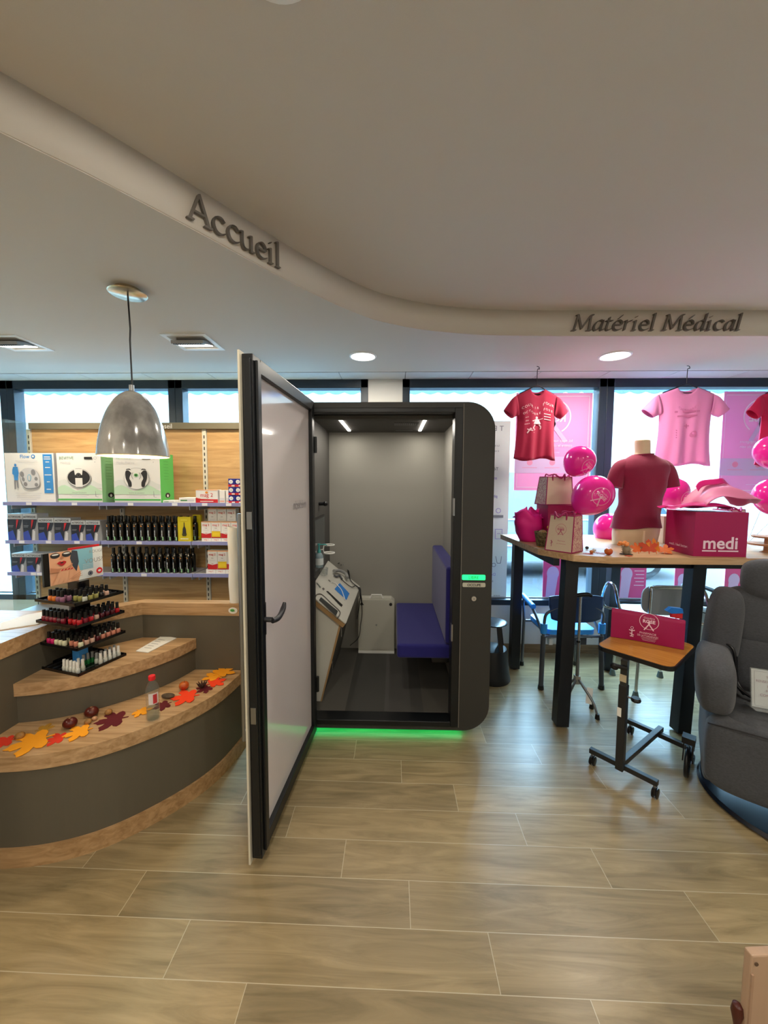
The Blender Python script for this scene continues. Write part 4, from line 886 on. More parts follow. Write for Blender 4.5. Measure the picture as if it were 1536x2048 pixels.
# papers
def sheet(pxs, z, nm, lab, cat='paper', pr=True, lift=.004):
    ps = [P(x, y, Z=z) for x, y in pxs]; c0 = sum(ps, Vector())/len(ps); n = len(ps); b = MB()
    b.add([(q.x-c0.x, q.y-c0.y, .0) for q in ps]+[(q.x-c0.x, q.y-c0.y, lift) for q in ps], [list(range(n))[::-1], list(range(n, 2*n))]+[(i, (i+1) % n, n+(i+1) % n, n+i) for i in range(n)], paper)
    t_ = thing(nm, lab, cat, (c0.x, c0.y, z)); b.build('sheet', t_)
    if pr:
        a, b2, e = ps[0]-c0, ps[1]-c0, ps[3]-c0; d = Dec((a.x, a.y, lift+.0002), (b2-a), (e-a), (b2-a).length, (e-a).length)
        for i in range(5): d.rect(.2, .2+i*.13, .8-.1*(i % 2), .22+i*.13, mgrey, True)
        d.build('printing', t_)
sheet([(272, 1303), (296, 1306), (353, 1277), (325, 1272)], .701, 'folded_paper', 'folded white paper slip lying on the middle counter tier')
ps = [(-8, 1250), (55, 1230), (97, 1223), (97, 1240), (75, 1249), (-8, 1262)]
sheet(ps, .921, 'magazine', 'open brochure lying on the cash desk beside the nail polish stand', 'brochure', pr=False)
q = [P(x, y, Z=.926) for x, y in ((35, 1246), (80, 1236), (92, 1243), (70, 1250))]; c0 = P(45, 1243, Z=.926)
# ------------------------------------------------------------------ nail polish stand
Fc, Rc, Lc = P(157, 1352, Z=.705), P(253, 1309, Z=.705), P(78, 1333, Z=.705)
u2 = (Rc-Fc).normalized(); v2 = Vector((-u2.y, u2.x, 0)); UL = (Rc-Fc).length; VL = .285
acr = mat('acrylic_black', '0c0c10', .15)
t = thing('polish_stand', 'four-tier black acrylic display stand for nail polish on the middle counter tier', 'display stand', tuple(Fc.xy)+(.70,), math.atan2(u2.y, u2.x))
TZ = [.70, P(155, 1303, Y=Fc.y).z, P(155, 1258, Y=Fc.y).z, P(158, 1214, Y=Fc.y).z]
tn = ['bottom', 'lower middle', 'upper middle', 'top']
for k, z in enumerate(TZ):
    z -= .70; b = MB(); b.box(0, UL, 0, VL, z, z+.006, acr)
    for x0, x1, y0, y1 in ((0, UL, 0, .005), (0, UL, VL-.005, VL), (0, .005, 0, VL), (UL-.005, UL, 0, VL)): b.box(x0, x1, y0, y1, z+.006, z+.014, acr)
    for i in range(1, 7): b.box(.01, UL-.01, i*VL/7-.001, i*VL/7+.001, z+.006, z+.009, steel)
    b.build('tray', t)
b = MB(); b.box(UL*.42, UL*.62, VL*.42, VL*.72, .006, TZ[3]-.70+.09, acr); b.build('column', t)
t2 = thing('blue_carton', 'bright blue carton standing inside the bottom tray of the polish stand', 'box', tuple(Fc+u2*.075+v2*.10)[:2]+(.7065,), math.atan2(u2.y, u2.x)); MB().box(0, .045, 0, .05, 0, .085, blue_c).build('carton', t2)
# advert board on top
skin = mat('print_skin', 'dba583', .5); skin2 = mat('print_skin_dark', 'b97f60', .5); lips = mat('print_lips', 'b3212c', .4); skyb = mat('print_sky', '7fb6cb', .5); pale = mat('print_pale', 'dfe4e6', .5)
SL = .29; sz0 = TZ[3]-.70+.09; SH = .165; sy = VL*.55
b = MB(); b.box(-.03, SL-.03, sy, sy+.012, sz0, sz0+SH, acr); bd = b.build('advert_board', t)
d = Dec((-.03+.026, sy-.0004, sz0), (1, 0, 0), (0, 0, 1), SL-.026, SH)
d.rect(0, 0, 1, 1, pale); d.rect(.42, .3, .8, 1, skyb); d.poly([(0, 0), (.5, 0), (.55, .2), (.52, .45), (.40, 1), (0, 1)], skin)
d.poly([(.40, 1), (.50, .95), (.52, .6), (.47, .3), (.40, .5), (.36, .75)], mat('print_hair', '3a3f4c', .5))
d.oval(.10, .90, .022, .014, dgrey); d.oval(.30, .90, .022, .014, dgrey); d.oval(.10, .93, .016, .004, white_c, keep=True); d.oval(.30, .93, .016, .004, white_c)
d.poly([(.17, .80), (.21, .88), (.25, .80), (.21, .77)], skin2); d.poly(crom([(.12, .66), (.17, .71), (.205, .69), (.24, .71), (.285, .66), (.21, .56), (.12, .66)], 3), lips); d.oval(.205, .66, .008, .003, dgrey)
d.poly([(0, .55), (.12, .5), (.28, .48), (.4, .6), (.36, .42), (.2, .38), (0, .4)], skin2)
for i in range(4): d.poly(crom([(.03+.08*i, .02), (.10+.07*i, .26), (.18+.055*i, .46), (.215+.055*i, .44), (.165+.07*i, .22), (.10+.08*i, .02)], 3), skin); d.poly([(.17+.055*i, .40), (.20+.055*i, .47), (.225+.055*i, .43)], lips)
for i in range(3): d.line([(.3+.03*i, .1), (.55, .30-.07*i)], .002, skin2)
d.text('ROUGE', .84, .87, .016, mgrey); d.text('VOUS?', .78, .58, .024, mgrey); 
for i in range(4): d.rect(.56, .48-.05*i, .90, .49-.05*i, lgrey, True)
d.k += 1; d.oval(.70, .17, .013, .013, mat('print_navy', '26304a', .5)); d.ring(.70, .17, .008, .001, pale); d.oval(.88, .20, .017, .017, red_c); d.oval(.88, .20, .008, .006, pale); d.build('advert_print', bd)
b = MB(); b.box(.1, SL-.03, sy+.02, sy+.026, sz0+.02, sz0+SH+.008, red_c); b.build('red_backboard', t)
# polish bottles
BODY = dict(orange='d9762c', mauve='8a5a72', clear='b9bcae', olive='8f8a4a', black='17151a', crimson='7c0f22', red='b3181f', beige='c9a08c', wine='4d0f18', pink='c81e66', cream='d3d0ae', coral='c98068', green='1e6b34', white='c5c6bd')
PB = {}
def pol(col, cap):
    if (col, cap) in PB: return PB[(col, cap)]
    t_ = thing('nail_polish', '', 'nail polish', (0, 0, 0)); r = .0115 if cap == 'black' else .0105
    m = mat('polish_'+col, BODY[col], .15, coat=.5); c_ = dict(black=cap_b, white=white_p, grey=grey_p)[cap]
    MB().lathe([(0, 0), (r*.9, 0), (r, .002), (r, .020), (r*.8, .025), (r*.5, .028)], m, n=12).build('bottle_body', t_)
    MB().lathe([(r*.68, .026), (r*.72, .028), (r*.62, .058), (0, .058)], c_, n=12).build('cap', t_)
    PB[(col, cap)] = [t_, False]; return PB[(col, cap)]
def put(k, u, v, col, cap, lab):
    e = pol(col, cap); q = Fc+u2*u+v2*v; loc = (q.x, q.y, TZ[k]+.0068)
    if not e[1]: e[1] = True; o = e[0]; o.location = loc
    else: o = dup(e[0], loc, rnd.uniform(0, 3))
    o['label'] = lab; o['group'] = 'nail polish bottles on the %s tray' % tn[k]
def pos(i, n): return 'nearest' if i == 0 else ('farthest' if i == n-1 else ('middle one' if n == 3 else ORD[i]+' from near end'))
left = {1: ['cream']*3+['pink', 'pink'], 2: ['crimson', 'wine', 'crimson', 'crimson', 'crimson', 'crimson'], 3: ['mauve', 'mauve', 'orange', 'orange']}
right = {1: ['cream', 'beige', 'beige', 'wine', 'coral', 'coral', 'coral', 'coral'], 2: ['red', 'crimson', 'red', 'beige', 'wine', 'wine', 'wine', 'red'], 3: ['clear', 'olive', 'olive', 'black', 'beige']}
for k in (1, 2, 3):
    n_ = len(right[k]); sp = (UL-.03)/8
    for r_ in range(3):
        for i, c_ in enumerate(right[k]):
            u, v = .022+sp*(i+.4)+(0.03 if k == 3 else 0), .022+r_*.031
            c2 = c_ if r_ == 0 else rnd.choice(right[k])
            if k == 3 and r_ == 2 and i > 3: continue
            put(k, u, v, c2, 'black', '%s polish, black cap, %s tray, right edge, %s row, %s' % (c2, tn[k], ['front', 'middle', 'rear'][r_], pos(i, n_)))
    n_ = len(left[k])
    for r_ in range(2):
        for i, c_ in enumerate(left[k]):
            u, v = .022+r_*.031, .118+i*.028
            put(k, u, v, c_, 'black', '%s polish, black cap, %s tray, left edge, %s row, %s' % (c_, tn[k], ['outer', 'inner'][r_], pos(i, len(left[k]))))
for i in range(5): put(0, .018, .030+i*.0235, 'white', 'white', 'white-capped polish, bottom tray, left edge, outer row, '+pos(i, 5))
for i in range(2): put(0, .046, .035+i*.03, 'clear', 'white', 'white-capped polish, bottom tray, left edge, inner row, '+pos(i, 2))
for i in range(5): put(0, .125+i*.0245, .02, 'white', 'white', 'white-capped polish, bottom tray, right edge, front row, '+pos(i, 5))
for i in range(5): put(0, .125+i*.0245, .048, 'clear', 'grey', 'grey-capped clear polish, bottom tray, right edge, rear row, '+pos(i, 5))
for i in range(3): put(0, .085+i*.022, .085, 'green', 'grey', 'green polish with grey cap, middle of the bottom tray, '+pos(i, 3))
# ------------------------------------------------------------------ high display table
leg_m = mat('table_leg_black', '0f141c', .45); TT = 1.2
tab = thing('display_table', 'tall oak-topped table with square black legs holding the pink displays', 'table', (1.9, 3.0, 0))
poly = [(.985, 3.56), (1.03, 2.75), (1.17, 2.51), (1.38, 2.44), (2.95, 2.44), (2.95, 3.56)]
b = MB(); b.prism([(x-1.9, y-3.0) for x, y in poly], TT-.042, TT, wood('table_oak', 'c9a57e', 'ab855c')); b.build('table_top', tab, bevel=.002)
b = MB()
b.box(1.14-1.9, 2.85-1.9, 2.55-3, 2.59-3, TT-.09, TT-.042, leg_m); b.box(1.08-1.9, 1.12-1.9, 2.6-3, 3.45-3, TT-.09, TT-.042, leg_m); b.box(1.1-1.9, 2.85-1.9, 3.42-3, 3.46-3, TT-.09, TT-.042, leg_m); b.build('apron', tab)
for (xb, yb), (xt, yt) in (((1.155, 2.58), (1.19, 2.6)), ((1.93, 2.53), (2.0, 2.57)), ((1.09, 3.40), (1.10, 3.41)), ((1.92, 3.40), (1.95, 3.41))):
    b = MB(); b.bar((xb-1.9, yb-3, .012), (xt-1.9, yt-3, TT-.043), .085 if yb < 3 else .08, .085 if yb < 3 else .08, leg_m); l_ = b.build('leg', tab, bevel=.003)
    MB().lathe([(.022, 0), (.022, .012)], black, c=(xb-1.9, yb-3, 0), n=14).build('foot', l_)
# pinks
mag_m = mat('magenta_card', '9e0c50', .5); mag_d = mat('magenta_dark', '8d0c48', .5); pinkw = mat('pink_white', 'f3dfe8', .5)
ball_m = mat('balloon_pink', 'f02a9c', .15, transl=0.08, coat=.3); ball_p = mat('balloon_print', 'f3a5c8', .3)
natural = mat('tote_natural', 'd2bda6', .8, transl=0.018); trimp = mat('tote_trim', '9c1a58', .7)
def vine():
    mt = mat('tote_vine', 'd6bfa6', .8); nt = mt.node_tree; b_ = nt.nodes['Principled BSDF']
    tc = nt.nodes.new('ShaderNodeTexCoord'); v = nt.nodes.new('ShaderNodeTexVoronoi'); v.feature = 'DISTANCE_TO_EDGE'; v.inputs['Scale'].default_value = 45
    nz = nt.nodes.new('ShaderNodeTexNoise'); nz.inputs['Scale'].default_value = 18; mxx = nt.nodes.new('ShaderNodeMix'); mxx.data_type = 'VECTOR'; mxx.inputs[0].default_value = .08
    nt.links.new(tc.outputs['Object'], mxx.inputs[4]); nt.links.new(nz.outputs['Color'], mxx.inputs[5]); nt.links.new(mxx.outputs[1], v.inputs['Vector'])
    r = nt.nodes.new('ShaderNodeValToRGB'); r.color_ramp.elements[0].color = lin('9c1a58'); r.color_ramp.elements[1].color = lin('dcc5ac'); r.color_ramp.elements[0].position = .06; r.color_ramp.elements[1].position = .12
    nt.links.new(v.outputs[0], r.inputs[0]); nt.links.new(r.outputs[0], b_.inputs['Base Color']); return mt
vine_m = vine()
def rose_logo(d, cx, cy, r, m, small=False, word=True):      # ring, two words and a ribbon
    d.ring(cx, cy, r, r*.06, m)
    if word: d.text('Octobre', cx, cy+r*.42/d.h, r*.24, m, maxw=r*1.3); d.text('ROSE', cx, cy+.0, r*.40, m, maxw=r*1.55, bold=.03)
    a = lambda x, y: (cx+x*r/d.w, cy+y*r/d.h)
    d.line([a(-.5, -1.12), a(-.02, -.36), a(.12, -.12), a(.0, .02), a(-.12, -.12), a(.02, -.36), a(.5, -1.08)], r*.13, m); return
    d.line([a(-.55, -1.15), a(-.1, -.35), a(.08, .05), a(.0, .18), a(-.08, .05), a(.1, -.35), a(.55, -1.1)], r*.17, m)
def tote(nm, lab, x, y, z, rot, w_, dp, h_, front, handles=True, logo=None, top_in=.8):
    t_ = thing(nm, lab, 'bag', (x, y, z), rot); b = MB(); k = top_in
    lo = [(-w_/2, 0), (w_/2, 0), (w_/2, dp), (-w_/2, dp)]; hi = [(px*(1 if i in (9,) else k+.18*(px > 0)), dp*.15+py*.7) for i, (px, py) in enumerate(lo)]
    v = [(px, py, 0) for px, py in lo]+[(px, py, h_) for px, py in hi]
    b.add(v, [(0, 1, 5, 4)], front); b.add(v, [(2, 3, 7, 6)], front); b.add(v, [(1, 2, 6, 5), (3, 0, 4, 7)], vine_m); b.add(v, [(3, 2, 1, 0)], front); b.build('bag_body', t_, solid=.002)
    e = MB()
    for i in range(4): e.tube([v[i], v[i+4]], .004, trimp, 6); e.tube([v[i], v[(i+1) % 4]], .004, trimp, 6); e.tube([v[i+4], v[4+(i+1) % 4]], .004, trimp, 6)
    e.build('piping', t_)
    if handles:
        for q, s in ((0, -1), (1, 1)):
            yy = hi[0][1] if q == 0 else hi[2][1]
            e = MB(); e.tube(crom([(-w_*.22, yy, h_-.03), (-w_*.2, yy-.008, h_+.02), (0, yy-.035*(1-q)+.02*q, h_+(.015 if q else -.012)), (w_*.2, yy-.008, h_+.02), (w_*.22, yy, h_-.03)], 4), .006, trimp, 6); e.build('handle', t_)
    if logo:
        o0 = Vector(v[0]); d = Dec(o0+Vector((0, -.0015, 0)), Vector(v[1])-o0, Vector(v[4])-o0+Vector((w_*(1-k)*.3, 0, 0)), w_, h_); 
        d.vv = Vector((0, hi[0][1], h_)).normalized(); d.n = d.u.cross(d.vv)
        rose_logo(d, .55, .62, .036, mat('logo_rose', 'c0607c', .6)); d.text('Pharmacie', .6, .30, .009, mat('logo_rose', 'c0607c', .6)); d.text('de Lattardennes', .6, .22, .007, mat('logo_rose', 'c0607c', .6), maxw=w_*.55); d.line([(.2, .28), (.28, .24), (.2, .2)], .003, trimp); d.line([(.24, .3), (.24, .12)], .003, trimp); d.build('logo_print', t_)
    return t_
a, c_ = P(1090, 1103, Z=TT), P(1139, 1107, Z=TT)
tote('tote_bag', 'natural and magenta tote bag with a rose logo at the left front of the table', 1.118, 2.625, TT+.004, math.radians(-50), .185, .155, .245, natural, logo=True)
bx = thing('display_box', 'plain magenta cardboard box behind the tote bag with another tote on top', 'box', (1.31, 3.0, TT)); MB().box(-.12, .14, 0, .24, 0, .30, mag_m).build('carton', bx, bevel=.002)
tote('tote_bag', 'empty tote bag standing on the plain magenta box, seen from its blank side', 1.285, 3.02, TT+.304, math.radians(12), .235, .15, .215, natural)
tissue = mat('tissue_pink', 'ea1e8a', .5, transl=0.054)
rr = random.Random(8)
def crumple(s, q, amp, sd): return amp*(math.sin(s*11+sd)+.6*math.sin(s*23+q*7+sd*2)+.5*math.sin(q*17+s*5+sd))
t = thing('gift_bag', 'crumpled bright pink gift bag with tissue at the left end of the table', 'bag', (1.095, 3.14, TT))
b = MB(); b.grid(lambda s, q: ((.065+.05*math.sin(min(q, 1)*PI*.75)+crumple(s, q, .012, 1)*q)*math.cos(2*PI*s), (.07+.03*math.sin(q*PI*.75)+crumple(s, q, .01, 2)*q)*math.sin(2*PI*s), q*(.235+.022*math.sin(s*2*PI*2)+.012*math.sin(s*2*PI*5))), 40, 12, tissue, wrap=True); b.build('paper_bag', t, solid=.0015)
b = MB(); b.grid(lambda s, q: ((.09*(1-q)+.02)*math.cos(2*PI*s)*(1+.2*math.sin(s*30)), (.07*(1-q)+.02)*math.sin(2*PI*s), .19+.07*q*(1+.3*math.sin(s*2*PI*3))), 30, 6, tissue, wrap=True); b.build('tissue_paper', t, solid=.001)
# basket with gourds
t = thing('wicker_basket', 'small round wicker basket of gourds beside the pink gift bag', 'basket', (1.12, 2.86, TT)); wick = mat('wicker', '8a7550', .8, noise=.6, nscale=55, hex2='3f3220')
b = MB()
for k in range(16):
    z = .006+k*.0068; r = .052+.02*k/16
    b.tube([((r+.003*(-1)**(i+k))*math.cos(2*PI*i/28), (r+.003*(-1)**(i+k))*math.sin(2*PI*i/28), z) for i in range(28)], .0042, wick, 5, closed=True)
b.build('weave', t); MB().lathe([(0, .002), (.05, .002), (.05, .005), (0, .005)], wick, n=20).build('base', t)
gy, go = mat('gourd_yellow', 'd8a93a', .5), mat('gourd_orange', 'd8703a', .5)
for i, (dx, dy, r, m_, lab) in enumerate(((.03, -.02, .026, gy, 'yellow gourd at the front of the wicker basket'), (.045, .02, .024, go, 'orange gourd at the right of the wicker basket'), (-.02, .0, .03, mat('gourd_brown', 'a07a4a', .7), 'brown rough gourd at the left of the wicker basket'), (.03, .0, .018, gy, 'small yellow gourd on top of the basket heap'))):
    z = TT+.10 if i < 3 else TT+.142
    t = thing('gourd', lab, 'gourd', (1.12+dx, 2.86+dy, z)); b = MB(); b.ell((0, 0, 0), (r, r, r*.8), m_, fn=lambda x, y, zz: (x*(1+.07*math.cos(6*math.atan2(y, x))), y*(1+.07*math.cos(6*math.atan2(y, x))), zz)); b.build('flesh', t); MB().tube([(0, 0, r*.7), (.003, 0, r*1.15)], .003, mat('stem_brown', '4a3524', .7), 6).build('stem', t)
# balloons
def balloon(x, y, z, r, tilt, lab, foot, logo=False, sq=1.0):
    t_ = thing('balloon', lab, 'balloon', (x, y, z), 0, 'pink balloons on the display table'); M_ = Matrix.Rotation(tilt, 4, 'Y')
    b = MB(); b.M = M_; pr = []
    for i in range(19):
        a = -PI/2+PI*i/18; q = math.cos(a); zz = math.sin(a); pr.append((max(r*q*(1 if zz > 0 else 1-.12*zz*zz), .004 if i == 0 else 0), r*zz*sq*(1 if zz > 0 else 1.22)))
    b.lathe(pr, ball_m, n=32, cap=False); b.lathe([(.003, -r*sq*1.22), (.011, -r*sq*1.22-.012)], ball_m, n=12, cap=False); b.build('skin', t_)
    if logo:
        dv = Dec((0, 0, 0), (1, 0, 0), (0, 0, 1), 1, 1); R2 = r*.52
        dv = Dec((-R2, 0, -R2), (1, 0, 0), (0, 0, 1), 2*R2, 2*R2); rose_logo(dv, .5, .5, R2*.86, ball_p)
        mb = dv.mb; vv = []
        for p_ in mb.v:
            q = Vector(p_); q.x += logo[0]; q.z += logo[1]; k_ = 1.012; yy = -math.sqrt(max(1-(q.x/r)**2-(q.z/(r*sq*(1 if q.z > 0 else 1.2)))**2, 0))*r*k_
            vv.append(tuple(M_ @ Vector((q.x, yy, q.z))))
        mb.v = vv; mb.build('logo_print', t_)
    e = M_ @ Vector((0, 0, -r*sq*1.22-.01)); f_ = Vector(foot)-Vector((x, y, z))
    MB().tube(crom([tuple(e), tuple((e+f_)/2+Vector((.004, 0, 0))), tuple(f_)], 4), .0018, white_p, 6).build('stick', t_)
def BL(px, py, rp, y, tilt, lab, foot, logo=None, sq=1.0):
    p = P(px, py, Y=y); balloon(p.x, y, p.z, rp*y/769, tilt, lab, foot, logo, sq)
BL(1160, 921, 29, 2.95, .6, 'pink balloon above the empty tote bag, in front of the window post', (1.34, 3.05, TT+.50), (.045, -.03), .97)
BL(1187, 989, 37, 2.80, .75, 'pink balloon with a white rose logo between the tote bags and the mannequin', (1.26, 2.86, TT+.003), (.0, -.015), 1.04)
BL(1219, 1056, 29, 3.35, .3, 'pink balloon resting on the table behind the mannequin', (1.72, 3.42, TT+.003))
BL(1344, 984, 29, 3.25, .0, 'pink balloon right of the mannequin above the wooden box', (2.38, 3.34, TT+.003), (.05, -.05))
BL(1546, 902, 30, 2.95, -.2, 'pink balloon at the right edge in front of the red shirt, upper one', (2.80, 3.1, TT+.003))
BL(1548, 990, 33, 2.80, -.1, 'pink balloon at the right edge, lower one above the recliner', (2.7, 3.0, TT+.003))
# mannequin
def loft(b, rings, m, n=28, wrapn=True):
    v = []
    for cx, cy, z, rx, ry, e in rings:
        for i in range(n):
            a = 2*PI*i/n; sg = lambda q: math.copysign(abs(q)**e, q); v.append((cx+rx*sg(math.cos(a)), cy+ry*sg(math.sin(a)), z))
    f = [(j*n+i, j*n+(i+1) % n, (j+1)*n+(i+1) % n, (j+1)*n+i) for j in range(len(rings)-1) for i in range(n)]
    b.add(v, f, m, True); return v
mn = mat('mannequin_beige', 'd8c3a0', .5); tee_r = mat('tee_raspberry', '80143a', .85, bump=.25, bscale=30, sheen=.2, transl=0.014)
mp = P(1268, 1085, Z=TT); my = 2.98; mxx_ = P(1282, 1000, Y=my).x
man = thing('mannequin_torso', 'headless beige mannequin bust seen from behind wearing a raspberry t-shirt', 'mannequin', (mxx_, my, TT), 0)
b = MB()
rg = [(-.035, 0, 0, .155, .085, .8), (-.035, 0, .02, .158, .09, .85), (-.03, 0, .10, .165, .105, .9), (-.02, 0, .16, .160, .10, .95), (-.01, 0, .27, .125, .08, 1), (-.0, 0, .40, .14, .095, 1), (.005, 0, .52, .165, .10, .95), (.01, 0, .60, .165, .075, .95), (.0, 0, .655, .10, .055, 1), (-.005, 0, .68, .055, .05, 1), (-.01, 0, .77, .052, .048, 1), (-.012, 0, .795, .046, .042, 1), (-.012, 0, .797, .001, .001, 1)]
rg = [(cx, cy, z, rx, ry, e) for cx, cy, z, rx, ry, e in rg]
loft(b, crom(rg, 3), mn); b.add([(-.035+x, y, 0) for x, y in ((-.13, -.05), (.13, -.05), (.13, .05), (-.13, .05))], [(3, 2, 1, 0)], mn)
body = b.build('torso', man)
b = MB(); b.box(-.040, -.026, -.1075, -.10, .01, .12, mat('crease_pale', 'efe0bf', .6)); b.build('leg_gap', body)
b = MB(); tr = [(-.035, 0, .135, .178, .118, .9), (-.03, 0, .15, .176, .12, .9), (-.02, 0, .25, .158, .11, .95), (-.01, 0, .33, .152, .105, .95), (0, 0, .42, .158, .108, .9), (.002, 0, .52, .178, .112, .85), (.002, 0, .59, .185, .100, .85), (.0, 0, .635, .165, .082, .9), (-.002, 0, .665, .11, .065, .95), (-.004, 0, .685, .072, .056, 1)]
def wr_(r_): return r_
vt = loft(b, crom(tr, 3), tee_r, 40)
b.v = [(x+.004*math.sin(z*38+x*25), y+.005*math.sin(x*40+z*14)*(1 if z < .5 else .3), z+.008*math.sin(x*16+1.3)*(1 if z < .2 else 0)) for x, y, z in b.v]
for s in (-1, 1):
    pts = crom([(s*.11, 0, .60), (s*.165, 0, .575), (s*.198, -.005, .51), (s*.212, -.01, .44)], 4); rad = [.060, .062, .063, .064, .064, .063, .062, .061, .060, .060, .059, .059, .059]
    b.tube(pts, rad[:len(pts)], tee_r, 18, flat=.85)
b.build('t_shirt', man)
b = MB(); b.tube([(-.004+.073*math.cos(a), .057*math.sin(a), .686+.004*math.cos(a)) for a in [2*PI*i/30 for i in range(30)]], .005, tee_r, 8, closed=True); b.build('collar', man)
# promotional carton with lettering
pA, pB, pC = P(1399, 1116, Z=TT), P(1340, 1101, Z=TT), P(1490, 1115, Z=TT)
pA.y = max(pA.y, 2.46); 
e1 = Vector((pB.x-pA.x, pB.y-pA.y, 0)); L1 = .285; e1.normalize(); e2 = Vector((-e1.y, e1.x, 0)); e2 = e2 if e2.x > 0 else -e2
L2 = .32; hB = .285
t = thing('promotional_carton', 'large magenta carton printed medi at the front edge of the table', 'box', (pA.x+.004, 2.50, TT), math.atan2(e2.y, e2.x))
b = MB(); b.box(0, L2, 0, L1, 0, hB, mag_m); b.build('carton', t, bevel=.002)
wl = mat('medi_white', 'e9cfdd', .5)
d = Dec((0, -.0005, 0), (1, 0, 0), (0, 0, 1), L2, hB); d.text('medi', .5, .31, .078, wl, maxw=.22, bold=.02); d.rect(.16, .115, .43, .145, wl); d.rect(.46, .115, .84, .145, wl); d.build('lettering', t)
d = Dec((-.0005, L1, 0), (0, -1, 0), (0, 0, 1), L1, hB); d.text('medi. I feel better.', .5, .19, .018, wl, maxw=.2, bold=.01); d.build('lettering', t)
# crumpled carrier bag on the carton
o3 = Vector((pA.x+.004, 2.50, TT+hB)); film = mat('film_magenta', 'c71870', .35, transl=0.042); filmi = mat('film_inside', 'd67aa0', .5, transl=0.048)
t = thing('carrier_bag', 'crumpled magenta and pale pink carrier bag lying on the medi carton', 'bag', tuple(o3), math.atan2(e2.y, e2.x))
def bagA(s, q):
    x = -.10+.34*s; y = .02+.24*q; return (x, y-.03, .014+.034*math.sin(s*PI)*(.5+.5*math.sin(q*5))+.006*math.sin(s*9+q*6)+.010+.005*math.sin(q*13))
b = MB(); b.grid(bagA, 34, 18, film); b.build('lower_fold', t, solid=.002)
def bagB(s, q):
    x = .06+.34*s+.03*math.sin(q*3); y = .0+.24*q; hh_ = math.sin(min(max(s*1.05, 0), 1)*PI)**.8*math.sin((.18+.82*q)*PI*.62)
    return (x, y, .04+.135*hh_+.008*math.sin(s*8+q*4)+.007*math.sin(q*13+s*7)+.03*s*(1-q))
b = MB(); b.grid(bagB, 36, 22, filmi); b.build('raised_fold', t, solid=.002)
def bagC(s, q):
    x = .12+.25*s; return (x, .16+.02*math.sin(s*9)+.03*q, .13+.055*math.sin(s*PI)+.035*q+.006*math.sin(s*11))
b = MB(); b.grid(bagC, 26, 5, film); b.build('bag_rim', t, solid=.003)
# wooden box and things at the right end of the table
t = thing('wooden_file_box', 'pale wooden upright box between the mannequin and the medi carton', 'box', (2.20, 3.05, TT)); pw = mat('pale_wood', 'cdb59a', .6)
b = MB(); b.box(-.09, -.005, 0, .22, 0, .215, pw); b.box(.005, .14, 0, .22, 0, .215, pw); b.build('body', t, bevel=.002); b = MB(); b.M = Matrix.Translation((-.03, -.002, .13)) @ Matrix.Rotation(PI/2, 4, 'X'); b.lathe([(0, .001), (.014, .001), (.014, 0)], mat('hole_dark', '4a3c30', .8), n=16, sy=2.2); b.build('finger_hole', t)
tote('tote_bag', 'patterned tote bag at the right end of the table beyond the recliner', 2.72, 3.1, TT+.004, math.radians(18), .22, .15, .26, natural)
t = thing('cake_stand', 'two round wooden trays stacked at the right end of the table', 'tray', (2.55, 2.68, TT)); 
for k_, r_ in ((.05, .10), (.10, .075)): MB().lathe([(0, k_), (r_, k_), (r_+.006, k_+.012), (r_, k_+.012), (0, k_+.008)], mat('tray_copper', 'b5845e', .45), n=36).build('tray', t)
MB().lathe([(.035, 0), (.014, .012), (.012, .1)], mat('tray_copper', 'b5845e', .45), n=20).build('stem', t)
# autumn bits on the table
def tleaf(x, y, r, rx, rz, c, lab):
    m_ = mat('silk_leaf_'+c, c, .6, transl=0.042); b = MB(); b.M = Matrix.Rotation(rx, 4, 'X')
    pts = maple(r); b.add([(a, .25*a*a/r, b_+r*.62) for a, b_ in pts], [list(range(len(pts)))], m_)
    o = b.build('silk_leaf', loc=(x, y, TT+.003), rotz=rz, solid=.0012); tag(o, lab, 'decorative leaf', 'silk leaves on the table')
tleaf(1.62, 2.56, .05, -.45, .3, 'd8662a', 'orange silk leaf standing just right of the dried flower'); tleaf(1.68, 2.55, .062, -.3, -.3, 'c4421e', 'rust red silk leaf in the middle of the cluster by the mannequin')
tleaf(1.735, 2.56, .065, -.25, .35, 'e0822a', 'golden orange silk leaf right of the middle of the cluster'); tleaf(1.785, 2.56, .052, -.8, -.7, 'c9611f', 'brown orange silk leaf leaning at the right of the cluster')
for i, (px, py, r, c, lab) in enumerate(((1178, 1108, .035, 'c4421e', 'flat red leaf in front of the small apple'), (1083, 1094, .035, 'd8862a', 'flat orange leaf between basket and tote bag'), (1228, 1080, .04, 'd0522a', 'flat coral leaf behind the dried flower'), (1255, 1112, .03, 'b5451e', 'small flat leaf at the front edge below the mannequin'), (1200, 1107, .05, 'b0501e', 'long flat brown leaf under the red table apple'), (1337, 1108, .04, 'b0501e', 'flat brown leaf at the foot of the medi carton'))):
    p = P(px, py, Z=TT); m_ = mat('silk_leaf_'+c, c, .6, transl=0.042); tag(MB().prism(maple(r), 0, .0015, m_).build('silk_leaf', loc=(p.x, max(p.y, 2.47), TT+.0008), rotz=i*1.3), lab, 'decorative leaf', 'silk leaves on the table')
p = P(1217, 1104, Z=TT+.02); apple(p.x, max(p.y, 2.5), TT+.002, .025, 'small red apple on the table in front of the mannequin')
for i, (px, py, c) in enumerate(((1174, 1096, '3a2f30'), (1183, 1104, 'c87840'), (1188, 1101, 'd8d0c8'))):
    p = P(px, py, Z=TT+.01); tag(MB().ell((0, 0, .011), (.012, .012, .011), mat('bead_'+c, c, .5)).build('acorn', loc=(p.x, max(p.y, 2.5), TT+.001)), ['dark berry on the table beside the tote bag', 'orange acorn left of the table apple', 'pale acorn touching the orange acorn'][i], 'nut')
